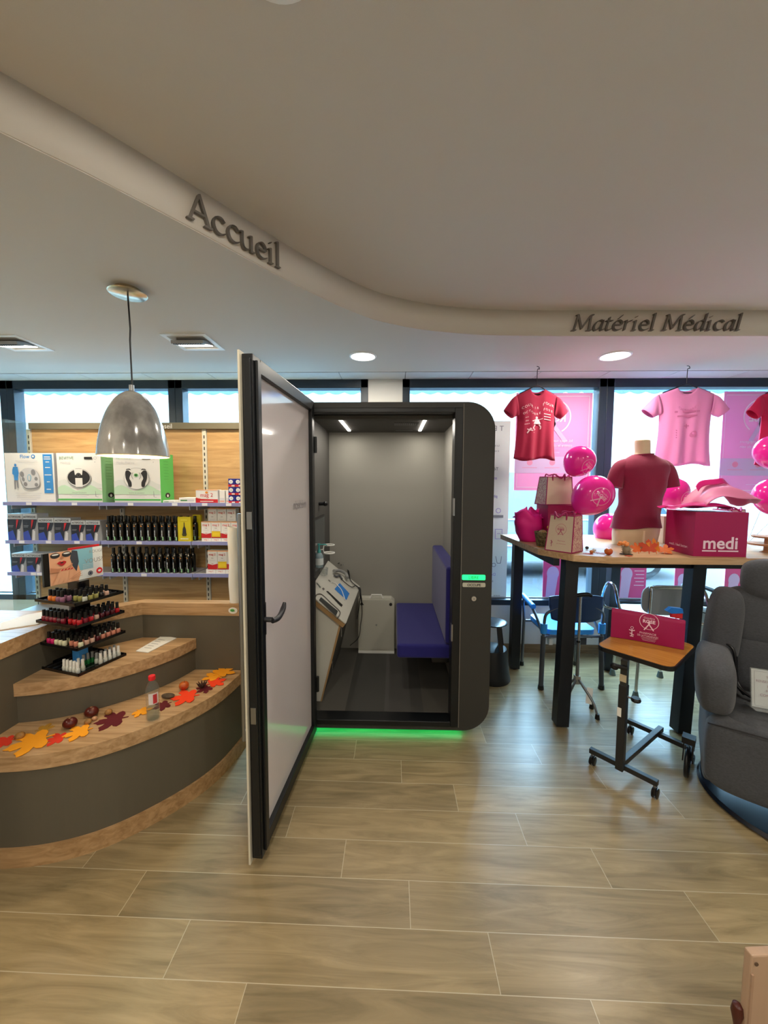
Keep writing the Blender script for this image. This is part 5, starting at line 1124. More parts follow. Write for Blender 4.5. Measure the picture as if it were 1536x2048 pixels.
p = P(1243, 1106, Z=TT); t = thing('dried_flower', 'grey burr-like dried flower head with orange petals below the mannequin', 'dried flower', (p.x, 2.55, TT)); b = MB()
bur = mat('burr_grey', '8a7a66', .9); b.ell((0, 0, .03), (.024, .022, .032), bur)
for i in range(60):
    a, h_ = rr.uniform(0, 6.28), rr.uniform(.005, .055); w__ = .02; b.tube([(w__*math.cos(a), w__*math.sin(a), h_), (w__*1.6*math.cos(a), w__*1.6*math.sin(a), h_+.008)], [.0015, .0004], bur, 4)
b.build('burr', t); b = MB()
for i in range(7):
    a = i*.9; b.ell((-.022+.026*math.cos(a), .0+.012*math.sin(a), .072+.008*math.sin(a*2)), (.014, .010, .010), mat('petal_orange', 'e08a4a', .6), n=10, k=6)
b.build('petals', t); MB().lathe([(0, 0), (.04, 0), (.036, .004), (0, .005)], mat('burr_base', '4a3a2c', .9), n=20).build('base', t)
# ------------------------------------------------------------------ hanging t-shirts
def tee(nm, lab, px, y, w_, ztop, zbot, m, rot, sleeve=.11, lean=0, swl=1, swr=1):
    x0 = P(px, 900, Y=y).x; h_ = ztop-zbot
    t_ = thing(nm, lab, 't-shirt', (x0, y, ztop), rot)
    def sheet_(front):
        def f(s, q):
            a = s*2-1; hw = w_/2*(1-.10*math.sin(q*PI)*1.0+.02*q)
            nk = .34; dip = (.055 if front else .022)
            if abs(a) < nk: zt_ = -dip*math.cos(a/nk*PI/2)**.8
            else: zt_ = -(abs(a)-nk)/(1-nk)*.055
            z = zt_+(-h_-zt_)*q; xx = a*hw+lean*q
            yy = (.035*math.sqrt(max(1-a*a, 0))+.004)*(-1 if front else 1)*(.4+.8*q)+.012*math.sin(a*6+1)*q+.008*math.sin(a*13+q*3)*q
            if abs(a) > .999: yy = .012*math.sin(a*6+1)*q
            return (xx, yy, z+.012*math.sin(a*4)*q)
        return f
    b = MB(); b.grid(sheet_(True), 40, 24, m); b.grid(sheet_(False), 40, 24, m)
    for s, k_ in ((-1, swl), (1, swr)):
        hw = w_/2
        T0, T1, B0, B1 = Vector((s*hw*.96, 0, -.050)), Vector((s*(hw+sleeve*k_), 0, -.175)), Vector((s*hw*.86, 0, -.215)), Vector((s*(hw+sleeve*.30*k_), 0, -.245))
        def g(u, v_, T0=T0, T1=T1, B0=B0, B1=B1):
            up_, dn_ = T0.lerp(T1, v_), B0.lerp(B1, v_); up_.z += .016*math.sin(v_*PI)
            a = 2*PI*u; c_ = up_.lerp(dn_, .5-.5*math.cos(a)); return (c_.x, (.022+.014*v_)*math.sin(a)+.006*math.sin(v_*7+u*9), c_.z)
        b.grid(g, 24, 8, m, wrap=True)
    b.build('fabric', t_, solid=.0014)
    b = MB(); hk = H1-.006-ztop
    b.tube(crom([(-w_*.42, 0, -.038), (-w_*.2, 0, .0), (-.02, 0, .028), (.02, 0, .028), (w_*.2, 0, .0), (w_*.42, 0, -.038)], 3), .005, black, 8); b.tube([(-w_*.42, 0, -.04), (w_*.42, 0, -.04)], .004, black, 6)
    b.tube(crom([(0, 0, .028), (0, 0, hk-.03), (.016, 0, hk-.022), (.012, 0, hk-.004), (-.006, 0, hk)], 4), .0028, black, 8); b.build('clothes_hanger', t_)
    return t_, (lambda a, q: sheet_(True)((a+1)/2, q))
tr_ = mat('tee_red', 'a8113f', .85, bump=.2, bscale=40, transl=0.036, sheen=.2); tp_ = mat('tee_pink', 'f092cc', .85, bump=.2, bscale=40, transl=0.060, sheen=.2); tr2 = mat('tee_crimson', 'c9174f', .85, transl=0.036, bump=.2, bscale=40)
def tee_print(f, w_, h_, draw, t_, m):
    d = Dec((0, 0, 0), (1, 0, 0), (0, 0, 1), 1, 1, lift=0); d.u = Vector((1, 0, 0)); draw(d)
    vv = []
    for p in d.mb.v:
        a = p[0]/(w_/2); q = min(max(-p[2]/h_, 0), 1); r_ = f(max(-1, min(1, a)), q); vv.append((p[0], r_[1]-.0025, r_[2]))
    d.mb.v = vv; d.mb.build('front_print', t_)
z1, z0_ = P(1072, 779, Y=3.36).z, P(1072, 919, Y=3.36).z
t, f = tee('t_shirt', 'red t-shirt with hand-drawn COURIR POUR OCTOBRE ROSE print on a hanger', 1070, 3.36, .36, z1, z0_, tr_, math.radians(6), .10)
wp = mat('print_pinkwhite', 'f0c6cf', .6)
def dr(d):
    for i, ch in enumerate('COURIR'): d.text(ch, -.125+.026*i, -.135+.004*i, .022, wp)
    for i, ch in enumerate('POUR'): d.text(ch, .055+.027*i, -.115+.001*i, .023, wp)
    for i, ch in enumerate('OCTOBRE'): d.text(ch, -.115+.023*i, -.185+.003*i, .019, wp)
    for i, ch in enumerate('ROSE'): d.text(ch, .060+.022*i, -.165, .019, wp)
    for i, s in enumerate(('avec', 'elles', 'contre')): d.text(s, -.09, -.225-.028*i, .012, wp)
    for i in range(3): d.rect(.055, -.205-.024*i, .115, -.198-.024*i, wp, True)
    d.oval(-.005, -.205, .011, .012, wp); d.poly([(-.02, -.22), (.012, -.22), (.03, -.275), (-.035, -.27)], wp); d.line([(-.02, -.27), (-.04, -.31), (-.02, -.315)], .009, wp); d.line([(.015, -.27), (.03, -.30), (.025, -.32)], .009, wp); d.line([(-.02, -.228), (-.045, -.25)], .007, wp); d.line([(.01, -.228), (.045, -.235)], .006, wp)
    d.line([(-.09, -.36), (-.06, -.32), (-.03, -.345)], .010, wp); d.line([(-.09, -.325), (-.05, -.335), (-.03, -.325)], .009, wp)
tee_print(f, .36, z1-z0_, dr, t, wp)
z1, z0_ = P(1368, 776, Y=3.36).z, P(1368, 930, Y=3.36).z
t, f = tee('t_shirt', 'pale pink translucent t-shirt on a hanger in the right-hand window', 1366, 3.36, .45, z1, z0_, tp_, math.radians(-3), .12)
fp_ = mat('print_faded', 'd676aa', .8, transl=0.048)
def dr(d):
    d.text('OCTOBRE', 0, -.15, .022, fp_); d.rect(-.10, -.2, .10, -.185, fp_); d.rect(-.08, -.24, .08, -.228, fp_); d.line([(0, -.27), (0, -.31)], .008, fp_); d.line([(-.02, -.29), (.02, -.29)], .008, fp_)
    for i in range(4): d.rect(-.09, -.35-.02*i, -.03, -.342-.02*i, fp_, True)
    d.oval(.05, -.38, .026, .026, fp_)
tee_print(f, .45, z1-z0_, dr, t, fp_)
t, f = tee('t_shirt', 'crimson t-shirt cut off by the right edge of the photo', 1566, 3.30, .44, P(1540, 778, Y=3.3).z, P(1540, 931, Y=3.3).z, tr2, math.radians(4), .10)
# ------------------------------------------------------------------ posters on the glass, printed on the street side
pp_ = mat('poster_pink', 'eba6d4', .6, transl=.06+0.066); pl_ = mat('poster_lilac', 'd6c0ea', .6, transl=0.072); pw_ = mat('poster_white', 'f2e6f4', .6, transl=0.072); ph_ = mat('poster_hot', 'd9548f', .6, transl=0.060); pd_ = mat('poster_dot', 'e79ac2', .6, transl=0.060)
def poster(x0, x1, z0, z1, lab, style, y=WY+.055):
    t_ = thing('window_poster', lab, 'poster', (x0, y, z0)); w_, h_ = x1-x0, z1-z0
    MB().box(0, w_, 0, .0012, 0, h_, pp_ if style == 'rose' else (ph_ if style == 'care' else mat('banner_white', 'd9e4e2', .6, transl=0.060))).build('sheet', t_)
    d = Dec((0, -.0004, 0), (1, 0, 0), (0, 0, 1), w_, h_, mir=True)
    if style == 'rose':
        d.rect(.03, .0, .97, 1, pp_) if False else None
        for a in ((.035, .03, .97, .036), (.035, .964, .97, .97), (.035, .03, .041, .97), (.964, .03, .97, .97)): d.rect(*a, pw_, True)
        d.k += 1; d.rect(.0, .18, 1, .35, pl_)
        for i in range(3): d.oval(.2+.3*i, .29, .028, .028, pd_, keep=True); 
        d.k += 1
        for i in range(3): d.rect(.10+.3*i, .235, .30+.3*i, .240, pd_, True)
        d.ring(.5, .76, .16, .012, pw_, a0=-.9, a1=4.2); d.text('Octobre', .5, .82, .05, pw_); d.text('ROSE', .5, .745, .07, pw_, bold=.03)
        c_ = lambda x, yy: (.5+x*.16/w_, .70+yy*.16/h_)
        d.line([c_(-.75, -1.15), c_(-.1, -.3), c_(.1, .15), c_(0, .3), c_(-.1, .15), c_(.1, -.3), c_(.55, -1.1)], .04, pl_)
        d.text('Ici, nous nous engageons', .5, .51, .027, pw_, maxw=w_*.82, bold=.01); d.text('contre le cancer du sein', .5, .465, .027, pw_, maxw=w_*.75, bold=.01)
        d.text('dépistage, écoute', .5, .42, .012, pd_); d.text('sans rendez-vous', .5, .395, .013, pw_); d.text('www', .5, .36, .010, pw_); d.rect(.35, .09, .65, .094, pw_)
    elif style == 'care':
        d.oval(.27, .80, w_*.17, w_*.20, pl_, keep=True); d.oval(.70, .80, w_*.17, w_*.20, pl_); d.oval(.68, .40, w_*.20, w_*.24, pl_); d.poly([(.5, .4), (.86, .4), (.9, .0), (.6, .0)], pl_)
        for i in range(5): d.rect(.08, .45-.06*i, .42-.05*(i % 2), .46-.06*i, pw_, True)
        d.k += 1; d.text('dépistage', .26, .58, .02, pw_, maxw=w_*.35)
    else:
        g1, g2 = mat('ban_grey', '76808a', .6), mat('ban_violet', '8f86c8', .6)
        d.text('T E S S A N', .28, .96, .05, g1, maxw=.37); d.text('La téléconsultation', .24, .865, .018, g1, maxw=w_*.36); d.text('à votre service', .22, .835, .018, g1, maxw=w_*.3)
        for i, (s, c_) in enumerate((('Téléconsultation', g1), ('médecins', g2), ('dans votre', g1), ('pharmacie', g2))): d.text(s, .30 if i % 2 == 0 else .24, .735-.052*i, .030, c_, maxw=w_*(.55 if i == 0 else .42), bold=.01)
        d.ring(.12, .50, .022, .006, g2); d.rect(.06, .46, .2, .475, g1); d.line([(.2, .51), (.25, .51)], .006, g2); d.line([(.225, .50), (.225, .52)], .006, g2)
        d.line([(.07, .34), (.15, .34), (.15, .395), (.07, .395), (.07, .34)], .005, g2); d.line([(.09, .37), (.13, .37)], .004, g2)
        d.line([(.07, .24), (.08, .20), (.12, .20), (.14, .24)], .006, g1); d.ring(.16, .19, .018, .005, g1)
        d.text('Demandez', .24, .135, .028, g2, maxw=w_*.42); d.text('à votre équipe', .28, .095, .024, g1, maxw=w_*.5); d.text('www.', .12, .012, .022, g1)
    d.build('mirrored_print', t_)
yy = WY+.055
def wx(px): return P(px, 970, Y=yy).x
def wz(py): return P(1100, py, Y=yy).z
poster(wx(1028), wx(1178), wz(981), wz(786), 'large pink poster on the window behind the red t-shirt, print seen reversed', 'rose')
poster(wx(1437), wx(1588), wz(986), wz(784), 'large pink poster on the right-hand window, left of the crimson t-shirt', 'rose')
poster(.30, wx(1018), wz(1196), wz(842), 'tall white window banner beside the booth with reversed text', 'banner')
poster(wx(1092), wx(1154), wz(1194), wz(1075), 'small pink poster low on the window beneath the left part of the table', 'care')
poster(wx(1243), wx(1302), wz(1194), wz(1075), 'small pink poster low on the window left of the grey backrest', 'care')
poster(wx(1360), wx(1412), wz(1194), wz(1100), 'small pink poster low on the window behind the table leg nearest the recliner', 'care')
poster(wx(1462), wx(1520), wz(1194), wz(1100), 'small pink poster low on the window just left of the recliner headrest', 'care')
# ------------------------------------------------------------------ overbed table
oL, oF, oR = P(1190, 1290, Z=.725), P(1347, 1338, Z=.725), P(1402, 1284, Z=.725)
ox_ = (oF-oL).normalized(); oy_ = Vector((-ox_.y, ox_.x, 0)); OW = (oF-oL).length; OD = .465; ang_ = math.atan2(ox_.y, ox_.x)
obed = thing('overbed_table', 'small height-adjustable overbed table on castors with an orange wood top', 'table', (oL.x, oL.y, 0), ang_)
def rr2(x0, x1, y0, y1, r): return [(a, b_) for a, b_ in rrect(x0, x1, y0, y1, r, 6)]
orange_w = wood('orange_wood', 'bb8036', 'a8702c', sc=1.5, rough=.25); db_ = mat('dark_bronze', '1f2022', .4)
b = MB(); b.prism(rr2(.006, OW-.006, .006, OD-.006, .05), .706, .725, orange_w); b.build('table_top', obed)
b = MB(); b.prism(rr2(0, OW, 0, OD, .055), .700, .7235, black); b.build('edge_band', obed, bevel=.004)
Mi = Matrix.Rotation(-ang_, 4, 'Z') @ Matrix.Translation((-oL.x, -oL.y, 0))
def L(p): return Mi @ p
f0, f1 = L(P(1180, 1499, Z=.085)), L(P(1316, 1567, Z=.085)); r0, r1 = L(P(1256, 1441, Z=.085)), L(P(1388, 1500, Z=.085)); pb = L(P(1240, 1533, Z=.085)); cb = L(P(1322, 1461, Z=.085))
b = MB(); b.bar(f0, f1, .03, .028, db_); b.build('base_bar', obed, bevel=.002); b = MB(); b.bar(r0, r1, .03, .028, db_); b.build('base_bar', obed, bevel=.002)
b = MB(); b.bar(pb+Vector((0, 0, .014)), cb+Vector((0, 0, .014)), .03, .03, db_); b.build('cross_bar', obed, bevel=.002)
pt_ = L(P(1253, 1350, Y=P(1240, 1533, Z=.085).y)); pt_.x, pt_.y = pb.x, pb.y
b = MB(); b.bar((pb.x, pb.y, .07), (pb.x, pb.y, .56), .04, .04, db_); b.build('column', obed, bevel=.003)
b = MB(); b.bar((pb.x, pb.y, .56), (pb.x, pb.y, .70), .032, .032, mat('inner_column', '3a3c3c', .3, metal=.6)); b.build('inner_column', obed)
b = MB(); b.box(pb.x-.021, pb.x+.0, pb.y-.0215, pb.y-.0205, .38, .43, paper); b.build('label_sticker', obed); b = MB(); b.box(pb.x-.018, pb.x+.016, pb.y-.018, pb.y-.0165, .58, .62, mat('label_cream', 'b9a98a', .6)); b.build('label_sticker', obed)
b = MB(); b.tube([(pb.x-.05, pb.y-.02, .655), (pb.x+.02, pb.y-.02, .665)], .012, black, 10); b.ell((pb.x-.045, pb.y-.02, .652), (.022, .012, .02), black); b.build('height_lever', obed)
b = MB(); b.tube([(pb.x+.02, pb.y, .5), (pb.x+.05, pb.y, .5)], .006, steel, 8); b.lathe([(.0, -.01), (.022, -.01), (.026, 0), (.022, .01), (0, .01)], black, c=(pb.x+.06, pb.y, .5), n=8); b.build('clamp_knob', obed)
def caster(q, par):
    b = MB(); q = Vector((q.x, q.y, 0)); b.M = Matrix.Translation(q)
    for dx in (-.012, .008): 
        b.M = Matrix.Translation(q+Vector((dx, 0, .027))) @ Matrix.Rotation(PI/2, 4, 'Y'); b.lathe([(0, 0), (.018, 0), (.026, .003), (.027, .008), (.024, .010), (0, .010)], black, n=20)
    b.M = Matrix.Translation(q); b.box(-.004, .008, -.02, .02, .02, .055, black); b.tube([(0, 0, .05), (0, 0, .072)], .007, steel, 8); b.build('castor', par)
for a, c_ in ((f0, f1), (r0, r1)):
    caster(a.lerp(c_, .04), obed); caster(a.lerp(c_, .96), obed)
# pink carrier on it
g0, g1 = P(1225, 1273, Z=.727), P(1371, 1298, Z=.727); gw = (g1-g0).length; ga = math.atan2(g1.y-g0.y, g1.x-g0.x)
bagm = mat('paper_bag_magenta', '9c084c', .6, bump=.15, bscale=25)
t = thing('folded_carrier', 'folded magenta paper bag with white rose logo standing on the overbed table', 'bag', (g0.x-.008, g0.y+.006, .727), ga)
b = MB(); hg = .165
def gb(s, q, side): return (s*gw, side*(.011+.010*math.sin(q*PI)*math.sin(s*PI))+.008*math.sin(s*5), q*hg*(1+.06*(1-s)))
b.grid(lambda s, q: gb(s, q, -1), 24, 8, bagm); b.grid(lambda s, q: gb(s, q, 1), 24, 8, bagm)
b.grid(lambda s, q: Vector(gb(0, q, -1)).lerp(Vector(gb(0, q, 1)), s), 1, 8, bagm); b.grid(lambda s, q: Vector(gb(1, q, -1)).lerp(Vector(gb(1, q, 1)), s), 1, 8, bagm); b.grid(lambda s, q: Vector(gb(s, 0, -1)).lerp(Vector(gb(s, 0, 1)), q), 24, 1, bagm)
b.build('bag_body', t, solid=.001)
d = Dec((0, -.013, 0), (1, 0, 0), (0, 0, 1), gw, hg); lw = mat('logo_white', 'f0c8d8', .5)
rose_logo(d, .53, .79, .046, lw); d.text('PHARMACIE', .52, .36, .012, lw, maxw=.08); d.text('DE LATTARDENNES', .52, .26, .012, lw, maxw=.10)
for i in range(3): d.rect(.43+.01*i, .19-.05*i, .64-.01*i, .20-.05*i, lw, True)
d.k += 1; d.ring(.30, .48, .007, .0025, lw); d.line([(.26, .40), (.30, .37), (.34, .40)], .006, lw); d.line([(.30, .43), (.30, .18)], .005, lw); d.line([(.27, .28), (.33, .22)], .005, lw); d.line([(.275, .17), (.325, .17)], .006, lw)
d.mb.v = [(x, y-.010*math.sin(min(max(z/hg, 0), 1)*PI)*math.sin(x/gw*PI)+.008*math.sin(x/gw*5), z) for x, y, z in d.mb.v]
d.build('logo_print', t)
sp_ = P(1341, 1286, Z=.727); t = thing('spray_bottle', 'clear spray bottle with blue and red trigger behind the pink bag', 'bottle', (sp_.x+.02, sp_.y+.02, .7255))
MB().lathe([(0, 0), (.028, 0), (.03, .006), (.03, .10), (.014, .135), (.013, .16)], clear_p, n=20).build('bottle_body', t)
b = MB(); b.lathe([(.016, .152), (.016, .175)], red_c, n=16); b.box(.012, .05, -.008, .008, .145, .185, red_c); b.build('trigger', t)
b = MB(); b.prism([(-.045, .19), (-.02, .176), (.05, .178), (.045, .205), (-.02, .212)], -.013, .013, mat('spray_blue', '1f6fc4', .4), 'y'); b.build('nozzle', t)
# ------------------------------------------------------------------ blue commode chair
bl_l = mat('pad_light_blue', '2f8fe0', .4); bl_d = mat('back_navy', '1a3562', .5); tube_g = mat('tube_grey', '6c7178', .3, metal=.8); leg_g = mat('leg_grey', '3c4148', .45)
t = thing('commode_chair', 'blue-seated commode chair with grey tube frame under the tall table', 'chair', (1.44, 3.25, 0), math.radians(2))
b = MB(); b.prism(rr2(-.20, .20, -.17, .22, .05), .445, .485, bl_l); b.build('seat', t, bevel=.012, seg=3)
b = MB(); pr_ = [(-.21, .60), (-.205, .76), (-.13, .80), (.13, .80), (.205, .76), (.21, .60), (.12, .565), (-.12, .565)]
b.grid(lambda s, q: ((s-.5)*.43*(1-.10*(1-q)**2), -.215-.03*math.cos((s-.5)*PI)+0*q, .575+.215*q-.02*abs(2*s-1)**4*(1 if q > .5 else -1)), 24, 8, bl_d); b.build('backrest', t, solid=.022)
for sx in (-1, 1):
    for sy, m_, r_ in ((-1, leg_g, .019), (1, tube_g, .013)):
        x, y = sx*.235, -.18 if sy < 0 else .24
        b = MB(); b.tube([(x+sx*.012, y-.01, .02), (x, y, .44)], r_, m_, 12); l_ = b.build('leg', t); MB().lathe([(r_+.004, 0), (r_+.006, .004), (r_+.003, .035)], black, c=(x+sx*.012, y-.01, 0), n=14).build('rubber_tip', l_)
    b = MB(); b.tube(crom([(sx*.235, -.18, .42), (sx*.235, -.19, .56), (sx*.22, -.21, .64), (sx*.12, -.232, .70), (0, -.235, .72)], 4), .012, tube_g, 10)
    b.tube(crom([(sx*.235, .24, .42), (sx*.245, .24, .60), (sx*.245, .20, .635), (sx*.240, .05, .60), (sx*.237, -.08, .52), (sx*.235, -.16, .45)], 4), .012, tube_g, 10); b.build('side_tube', t)
    b = MB(); b.tube([(sx*.245, .26, .645), (sx*.243, .02, .615)], .024, bl_l, 14); b.build('arm_pad', t)
    b = MB(); b.tube([(sx*.235, -.185, .465), (sx*.235, -.185, .545)], .026, bl_l, 14); b.build('sleeve', t)
b = MB(); 
for y in (-.17, .2): b.tube([(-.235, y, .43), (.235, y, .43)], .011, tube_g, 8)
for x in (-.17, .17): b.tube([(x, -.16, .415), (x, .2, .415)], .006, steel, 6)
b.build('seat_rail', t); b = MB(); b.box(-.15, -.12, -.1, -.06, .33, .42, white_p); b.box(.02, .15, -.12, .1, .34, .40, leg_g); b.build('pan_holder', t)
# quad cane
t = thing('quad_cane', 'grey four-footed walking stick with black handle in front of the blue chair', 'walking stick', (1.375, 2.82, 0))
alu = mat('aluminium', '8b8e92', .3, metal=.8)
b = MB(); b.tube([(0, 0, .22), (0, 0, .50)], .0125, alu, 12); b.build('lower_shaft', t); b = MB(); b.tube([(0, 0, .48), (.002, 0, .835)], .010, mat('alu_light', 'b9bbc0', .25, metal=.8), 12); b.lathe([(.014, .49), (.014, .505)], black, n=12); b.build('upper_shaft', t)
b = MB(); b.tube(crom([(-.055, 0, .83), (-.03, 0, .842), (.01, 0, .85), (.05, -.01, .855), (.075, -.015, .845)], 3), [.012, .013, .014, .015, .016, .016, .016, .016, .016, .015, .014, .013, .012], black, 12); b.build('handle', t)
b = MB(); b.box(-.018, .018, -.018, .018, .175, .235, mat('hub_grey', 'a9a69c', .5)); b.build('hub', t)
for x, y in ((.075, -.16), (.10, -.03), (-.13, -.10), (-.10, .07)):
    b = MB(); b.tube(crom([(0, 0, .22), (x*.35, y*.35, .17), (x*.8, y*.8, .10), (x, y, .02)], 4), .009, alu, 10); l_ = b.build('foot_tube', t); MB().lathe([(.017, 0), (.013, .035)], black, c=(x, y, 0), n=14).build('rubber_tip', l_)
b = MB(); b.M = Matrix.Translation((.05, -.09, .135)) @ Matrix.Rotation(math.radians(55), 4, 'Z') @ Matrix.Rotation(.5, 4, 'Y'); b.box(-.002, .002, -.02, .02, -.06, .05, paper); b.build('hang_tag', t)
# white shower chair
t = thing('shower_chair', 'white-seated shower chair with chrome frame near the right-hand window', 'chair', (2.10, 3.08, 0), math.radians(-4))
wp_ = mat('seat_white', 'cfd6da', .4); gb_ = mat('back_grey', '9aa0a8', .45)
b = MB(); b.prism(rr2(-.21, .19, -.15, .22, .09), .60, .635, wp_); b.build('seat', t, bevel=.01, seg=3)
b = MB(); b.M = Matrix.Translation((-.01, -.18, .79)); b.ell((0, 0, 0), (.20, .018, .115), gb_, e=.55, n=32, k=14); b.build('backrest', t)
b = MB(); b.tube(crom([(-.16, -.205, .55), (-.16, -.21, .86), (-.14, -.21, .89), (.12, -.21, .89), (.14, -.21, .86), (.14, -.205, .55)], 3), .011, chrome, 10); b.build('back_frame', t)
for x, y in ((-.17, -.13), (.17, -.13), (-.17, .2), (.17, .2)):
    b = MB(); b.tube([(x*1.15, y*1.1, .02), (x, y, .60)], .012, chrome, 10); l_ = b.build('leg', t); MB().lathe([(.026, 0), (.016, .05)], mat('tip_green_grey', '4c5a58', .6), c=(x*1.15, y*1.1, 0), n=14).build('rubber_tip', l_)
for s in (-1, 1):
    b = MB(); b.tube(crom([(s*.2, .18, .60), (s*.30, .18, .62), (s*.33, .17, .70), (s*.33, .10, .84), (s*.33, -.02, .85), (s*.33, -.10, .72), (s*.30, -.14, .62), (s*.2, -.14, .60)], 3), .011, chrome, 8); b.build('arm_frame', t)
# wheelchair-like chair at the right, partly hidden
t = thing('grey_transport_chair', 'grey plastic chair with a round seat opening behind the overbed table', 'chair', (2.72, 3.18, 0)); gp_ = mat('seat_grey', '8f959c', .5)
b = MB(); b.grid(lambda s, q: (-.22+.44*s, .16+.03*math.cos((s-.5)*PI), .30+.36*q), 12, 6, gp_); b.build('side_panel', t, solid=.02)
b = MB(); b.tube([(.24*math.cos(a), .19*math.sin(a), .66) for a in [2*PI*i/36 for i in range(36)]], .022, wp_, 10, closed=True); b.lathe([(0, .60), (.21, .62), (.22, .65)], leg_g, n=30, sy=.8, cap=False); b.build('seat', t)
for x, y in ((-.2, -.14), (.2, -.14), (-.2, .16), (.2, .16)):
    b = MB(); b.tube([(x, y, .02), (x, y, .64)], .013, chrome, 8); l_ = b.build('leg', t); MB().lathe([(.022, 0), (.016, .04)], black, c=(x, y, 0), n=12).build('rubber_tip', l_)
b = MB(); b.tube(crom([(-.2, .16, .64), (-.22, .16, .80), (-.22, .0, .84), (-.22, -.16, .83)], 3), .012, chrome, 8); b.tube([(-.22, .02, .845), (-.22, -.18, .835)], .018, black, 10); b.build('arm_rest', t)
# stools by the booth
t = thing('step_drum', 'round black plastic step stool on the floor right of the booth', 'stool', (.845, 3.22, 0)); bpl = mat('black_rubber', '14171c', .4)
MB().lathe([(.15, 0), (.155, .01), (.145, .06), (.125, .25), (.118, .27), (.05, .285), (0, .286)], bpl, n=40).build('drum', t)
t = thing('low_stool', 'small black three-legged stool standing on top of the drum stool', 'stool', (.845, 3.22, .272))
MB().lathe([(0, .20), (.08, .198), (.115, .212), (.12, .222), (.10, .228), (0, .222)], mat('stool_seat', '20262e', .25), n=36).build('seat', t)
for i in range(4):
    a = i*PI/2+.5; b = MB(); b.bar((.105*math.cos(a), .105*math.sin(a), .0), (.07*math.cos(a), .07*math.sin(a), .205), .035, .018, bpl); b.build('leg', t)
# ------------------------------------------------------------------ grey recliner
cha = math.radians(-36); cc = (2.15, 2.065)
rec = thing('recliner_armchair', 'charcoal grey fabric recliner armchair at the right edge of the photo', 'armchair', cc+(0,), cha)
fab = mat('charcoal_fabric', '494b50', .95, noise=.25, nscale=90, bump=.35, bscale=500, sheen=.15, stretch=(1, 1, 3)); 
def cushion(nm, c_, r, e=.45, rx=0, fn=None, par=None, n=36, k=20, lab=None, ry=0):
    b = MB(); b.M = Matrix.Translation(c_) @ Matrix.Rotation(rx, 4, 'X') @ Matrix.Rotation(ry, 4, 'Y'); b.ell((0, 0, 0), r, fab, e=e, n=n, k=k, fn=fn); o = b.build(nm, par or rec, sharp=80)
    if lab: o['label'] = lab
    return o
cushion('seat', (0, -.13, .37), (.30, .30, .12), .4)
cushion('front_panel', (0, -.36, .285), (.365, .085, .185), .35, rx=-.05)
cushion('side_skirt', (-.32, -.08, .25), (.045, .30, .17), .3); cushion('side_skirt', (.32, -.08, .25), (.045, .30, .17), .3)
cushion('back_lower', (0, .10, .64), (.27, .10, .20), .5, rx=-.12); cushion('back_upper', (0, .13, .90), (.30, .105, .17), .5, rx=-.12)
cushion('headrest', (.02, .11, 1.12), (.24, .085, .12), .55, rx=-.05)
for s in (-1, 1):
    cushion('side_wing', (s*.285, .09, .80), (.085, .13, .25), .6, rx=-.1, ry=s*-.08); cushion('armrest', (s*.325, -.14, .595), (.085, .27, .145), .6, rx=.04)
b = MB()
def seam(x, z): return (x, -.449, z)
b.tube(crom([(-.355, -.40, .43), (-.25, -.444, .455), (0, -.447, .46), (.25, -.444, .455)], 6), .0035, mat('seam_dark', '2b2b2e', .9), 6); b.tube(crom([(-.0, -.447, .455), (.0, -.452, .3), (0, -.443, .1)], 5), .003, mat('seam_dark', '2b2b2e', .9), 6); b.build('seam', rec)
b = MB(); b.lathe([(0, .0), (.35, .0), (.375, .012), (.365, .03), (.1, .045), (.08, .07), (0, .075)], mat('base_black', '0a0f1c', .35), c=(0, -.16, 0), n=48); b.lathe([(.05, .07), (.05, .14)], black, c=(0, -.1, 0), n=20); b.build('swivel_base', rec)
# remote with its cable over the arm
t = thing('remote_control', 'black wired remote control with pouch hanging over the recliner armrest', 'remote control', cc+(0,), cha)
b = MB(); b.tube(crom([(-.33, .05, .75), (-.30, -.02, .755), (-.245, -.05, .73), (-.23, -.07, .62), (-.22, -.10, .54), (-.15, -.14, .505)], 5), .008, black, 8); b.tube(crom([(-.33, .06, .748), (-.28, .02, .75), (-.235, -.0, .70), (-.225, -.05, .56), (-.19, -.10, .508)], 5), .012, black, 8); b.build('cable', t)
b = MB(); b.ell((-.13, -.14, .508), (.035, .022, .016), black, e=.5); b.build('handset', t); MB().lathe([(0, 0), (.006, .002), (0, .004)], mat('button_green', '8fb03a', .4), c=(-.14, -.15, .522), n=12).build('button', t)
# notice in an acrylic holder on the seat
t = thing('acrylic_notice', 'white notice in a clear holder standing on the recliner seat', 'sign', (0, 0, 0)); 
n0 = P(1504, 1412, Y=1.93); n1 = P(1507, 1337, Y=1.97); t.location = (n0.x, n0.y, n0.z)
na_ = math.radians(-22); t.rotation_euler = (0, 0, na_); nh = (n1-n0).length; b = MB(); b.M = Matrix.Rotation(-.18, 4, 'X')
b.box(0, .155, 0, .002, 0, nh, mat('notice_paper', 'e9e7e8', .4)); b.build('paper', t); b = MB(); b.M = Matrix.Rotation(-.18, 4, 'X'); b.box(-.004, .159, -.004, -.002, -.004, nh+.005, clear_p); b.box(-.004, .159, .004, .006, -.004, nh+.005, clear_p); b.box(-.004, .159, -.05, .08, -.008, -.004, clear_p); b.build('clear_holder', t)
d = Dec((0, -.0005, 0), (1, 0, 0), (0, 0, 1), .155, nh); ink = mat('ink_mauve', '9a6a7c', .6)
for i, s in enumerate(('TOUS', 'RENSEIGNEMENTS', 'PRIX', 'NOUS', 'CONSULTER')): d.text(s, .5, .82-.12*i, .012, ink, maxw=.12)
